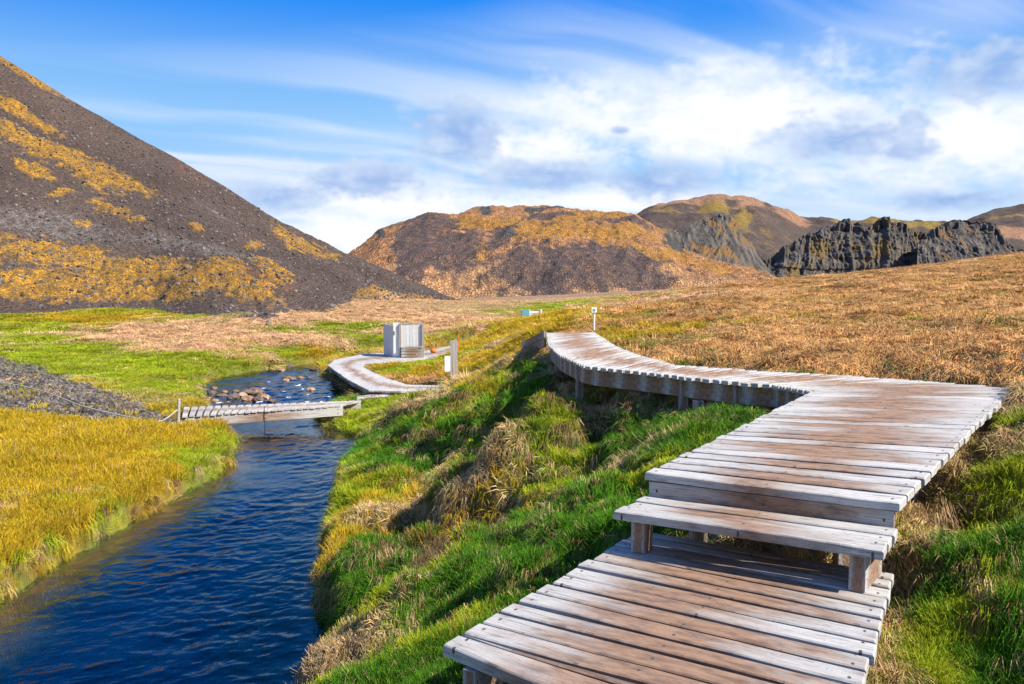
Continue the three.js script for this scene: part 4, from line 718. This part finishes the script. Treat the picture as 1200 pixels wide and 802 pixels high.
const hanging = (seed, n, wd) => tuft(seed, n, (r) => { const q = (r() - .5) * 1.8, l = .3 + .9 * r(), h = .15 + .5 * r(), o = (r() - .5) * 1.6, e = r(); return { root: [q, (r() - .5) * .9], yaw: (r() - .5) * 1.6, w: wd * (.6 + .8 * r()), pts: [[0, -.1, 0], [o * .25, h, l * .4], [o * .6, h * .4 - .2 * e, l * .85], [o, -.35 - 1.1 * e, l * (.85 + .3 * r())]] }; });
const shapes = { up: [upright(1, 28, 1.0, .028), upright(2, 28, 1.4, .025), upright(3, 26, .8, .03)], mat: [matted(4, 26, .034), matted(5, 26, .03)], hang: [hanging(6, 26, .026), hanging(7, 26, .024)] };
const blade = new THREE.MeshPhysicalMaterial({ color: 0xffffff, roughness: .85, specularIntensity: .3 });
const bins = {};
const qa = new THREE.Quaternion(), qb = new THREE.Quaternion(), up = new THREE.Vector3(0, 1, 0), nv_ = new THREE.Vector3(), sc = new THREE.Vector3(), m4 = new THREE.Matrix4(), pv = new THREE.Vector3();
function plant(shape, i, x, y, z, wide, high, nx, nz, bend, yaw, col) {
  const key = shape + i; const bin = bins[key] ??= { geo: shapes[shape][i], m: [], c: [] };
  nv_.set(nx * bend, 1, nz * bend).normalize(); qa.setFromUnitVectors(up, nv_); qb.setFromAxisAngle(up, yaw); qa.multiply(qb);
  m4.compose(pv.set(x, y, z), qa, sc.set(wide, high, wide)); for (let k = 0; k < 16; k++) bin.m.push(m4.elements[k]); bin.c.push(col[0], col[1], col[2]);
}
{
  const r = rng(404), DEN = 4.0;
  // rings of the meadow, sampled evenly over the ground of each ring; tufts grow broader where they stand farther off
  const ringsN = 46; let total = 0;
  for (let k = 0; k < ringsN; k++) {
    const d0 = 2.0 * (95 / 2.0) ** (k / ringsN), d1 = 2.0 * (95 / 2.0) ** ((k + 1) / ringsN), dm = (d0 + d1) / 2, wide0 = 0.058 * (dm / 5) ** 0.80 * (dm < 5 ? 1 : 1), A0 = -0.78, A1 = 0.80;
    const n = Math.round(DEN / (wide0 * wide0) * 0.5 * (d1 * d1 - d0 * d0) * (A1 - A0));
    for (let t = 0; t < n; t++) {
      const d = Math.sqrt(lerp(d0 * d0, d1 * d1, r())), a = lerp(A0, A1, r()), x = Math.sin(a) * d, z = -Math.cos(a) * d;
      const rd = riverDist(x, z); if (rd < 0.03) continue;
      if (polyDist(GRAVEL, x, z) + 0.35 * noise(x * 1.3, z * 1.3) < 0.12 && r() < .97) continue;
      const dk = deckClear(x, z); const [y, sx, sz] = meshHeight(x, z);
      if (dk < 50 && r() < .45) continue;
      if (y < 0.02) continue;
      if (rd < 0.35 && x + 0.30 * z < -7.6 && z > -21 && Math.hypot(sx, sz) > 1.1 && r() < .45) continue;
      const slope = Math.hypot(sx, sz), w = kinds(x, z); let u = r(), kd = 0; for (let q = 0; q < 7; q++) { u -= w[q]; if (u <= 0) { kd = q; break; } }
      if (kd === M && dk > 50 && r() < .72) continue; if (dk < 50 && r() < .6) kd = T;
      const big = dm / 5 > 1 ? wide0 : wide0, j = .75 + .5 * r(), v = (.72 + .56 * r()) * (1 + .45 * fbm(x * .35 + 3, z * .35, 3));
      let base = KIND[kd]; if (r() < .035) base = KIND[T]; else if (kd === M) base = [.16, .10, .05];
      const col = [base[0] * v * (1 + .25 * (r() - .5)), base[1] * v, base[2] * v * (1 + .3 * (r() - .5))];
      let hgt = kd === G ? .095 : kd === L ? .09 : kd === Y_ ? .13 : kd === O ? .13 : kd === T ? .11 : .13;
      if (x < -4 && z > -20 && kd === Y_) hgt = .17;
      hgt *= (.65 + .7 * r()) * (1 + .35 * noise(x * .8, z * .8)) * (dm > 30 ? 1.15 : 1);
      const nX = -sx, nZ = -sz;
      if (slope > 1.0 && dm < 32 && r() < (x < -4.5 && z > -21 ? .5 : x > 2 ? .2 : .36)) {      // steep turf edge: dead grass hangs down over it
        const yaw = Math.atan2(nX, nZ), tone = r(), hc = tone < .25 ? [.19 * v, .105 * v, .052 * v] : tone < .48 ? [.38 * v, .26 * v, .13 * v] : col;
        plant('hang', r() < .5 ? 0 : 1, x, y + .01, z, Math.max(.09, big * 1.3), .12 + .10 * r(), nX, nZ, 0, yaw + (r() - .5) * .7, hc);
      } else if (kd === O || kd === P || (kd === T && r() < .7)) plant('mat', r() < .5 ? 0 : 1, x, y, z, Math.max(big * 1.25 * j, .06), hgt * .8, nX, nZ, .7, r() * 6.283, col);
      else plant('up', Math.floor(r() * 3), x, y, z, big * 1.1 * j, hgt, nX, nZ, .35, r() * 6.283, col);
      total++;
    }
  }
  for (const key in bins) {
    const b = bins[key], n = b.c.length / 3, im = new THREE.InstancedMesh(b.geo, blade, n); im.instanceMatrix.array.set(b.m); im.instanceColor = new THREE.InstancedBufferAttribute(new Float32Array(b.c), 3);
    top(im, 'grass'); im.userData.kind = 'stuff'; tag(im, key.startsWith('hang') ? 'dead brown grass hanging over the turf edges' : key.startsWith('mat') ? 'matted dry straw coloured grass covering field and hummocks' : 'upright green and golden grass covering the banks', 'grass');
  }
  console.log('tufts', total);
}
renderer.render(scene, camera);
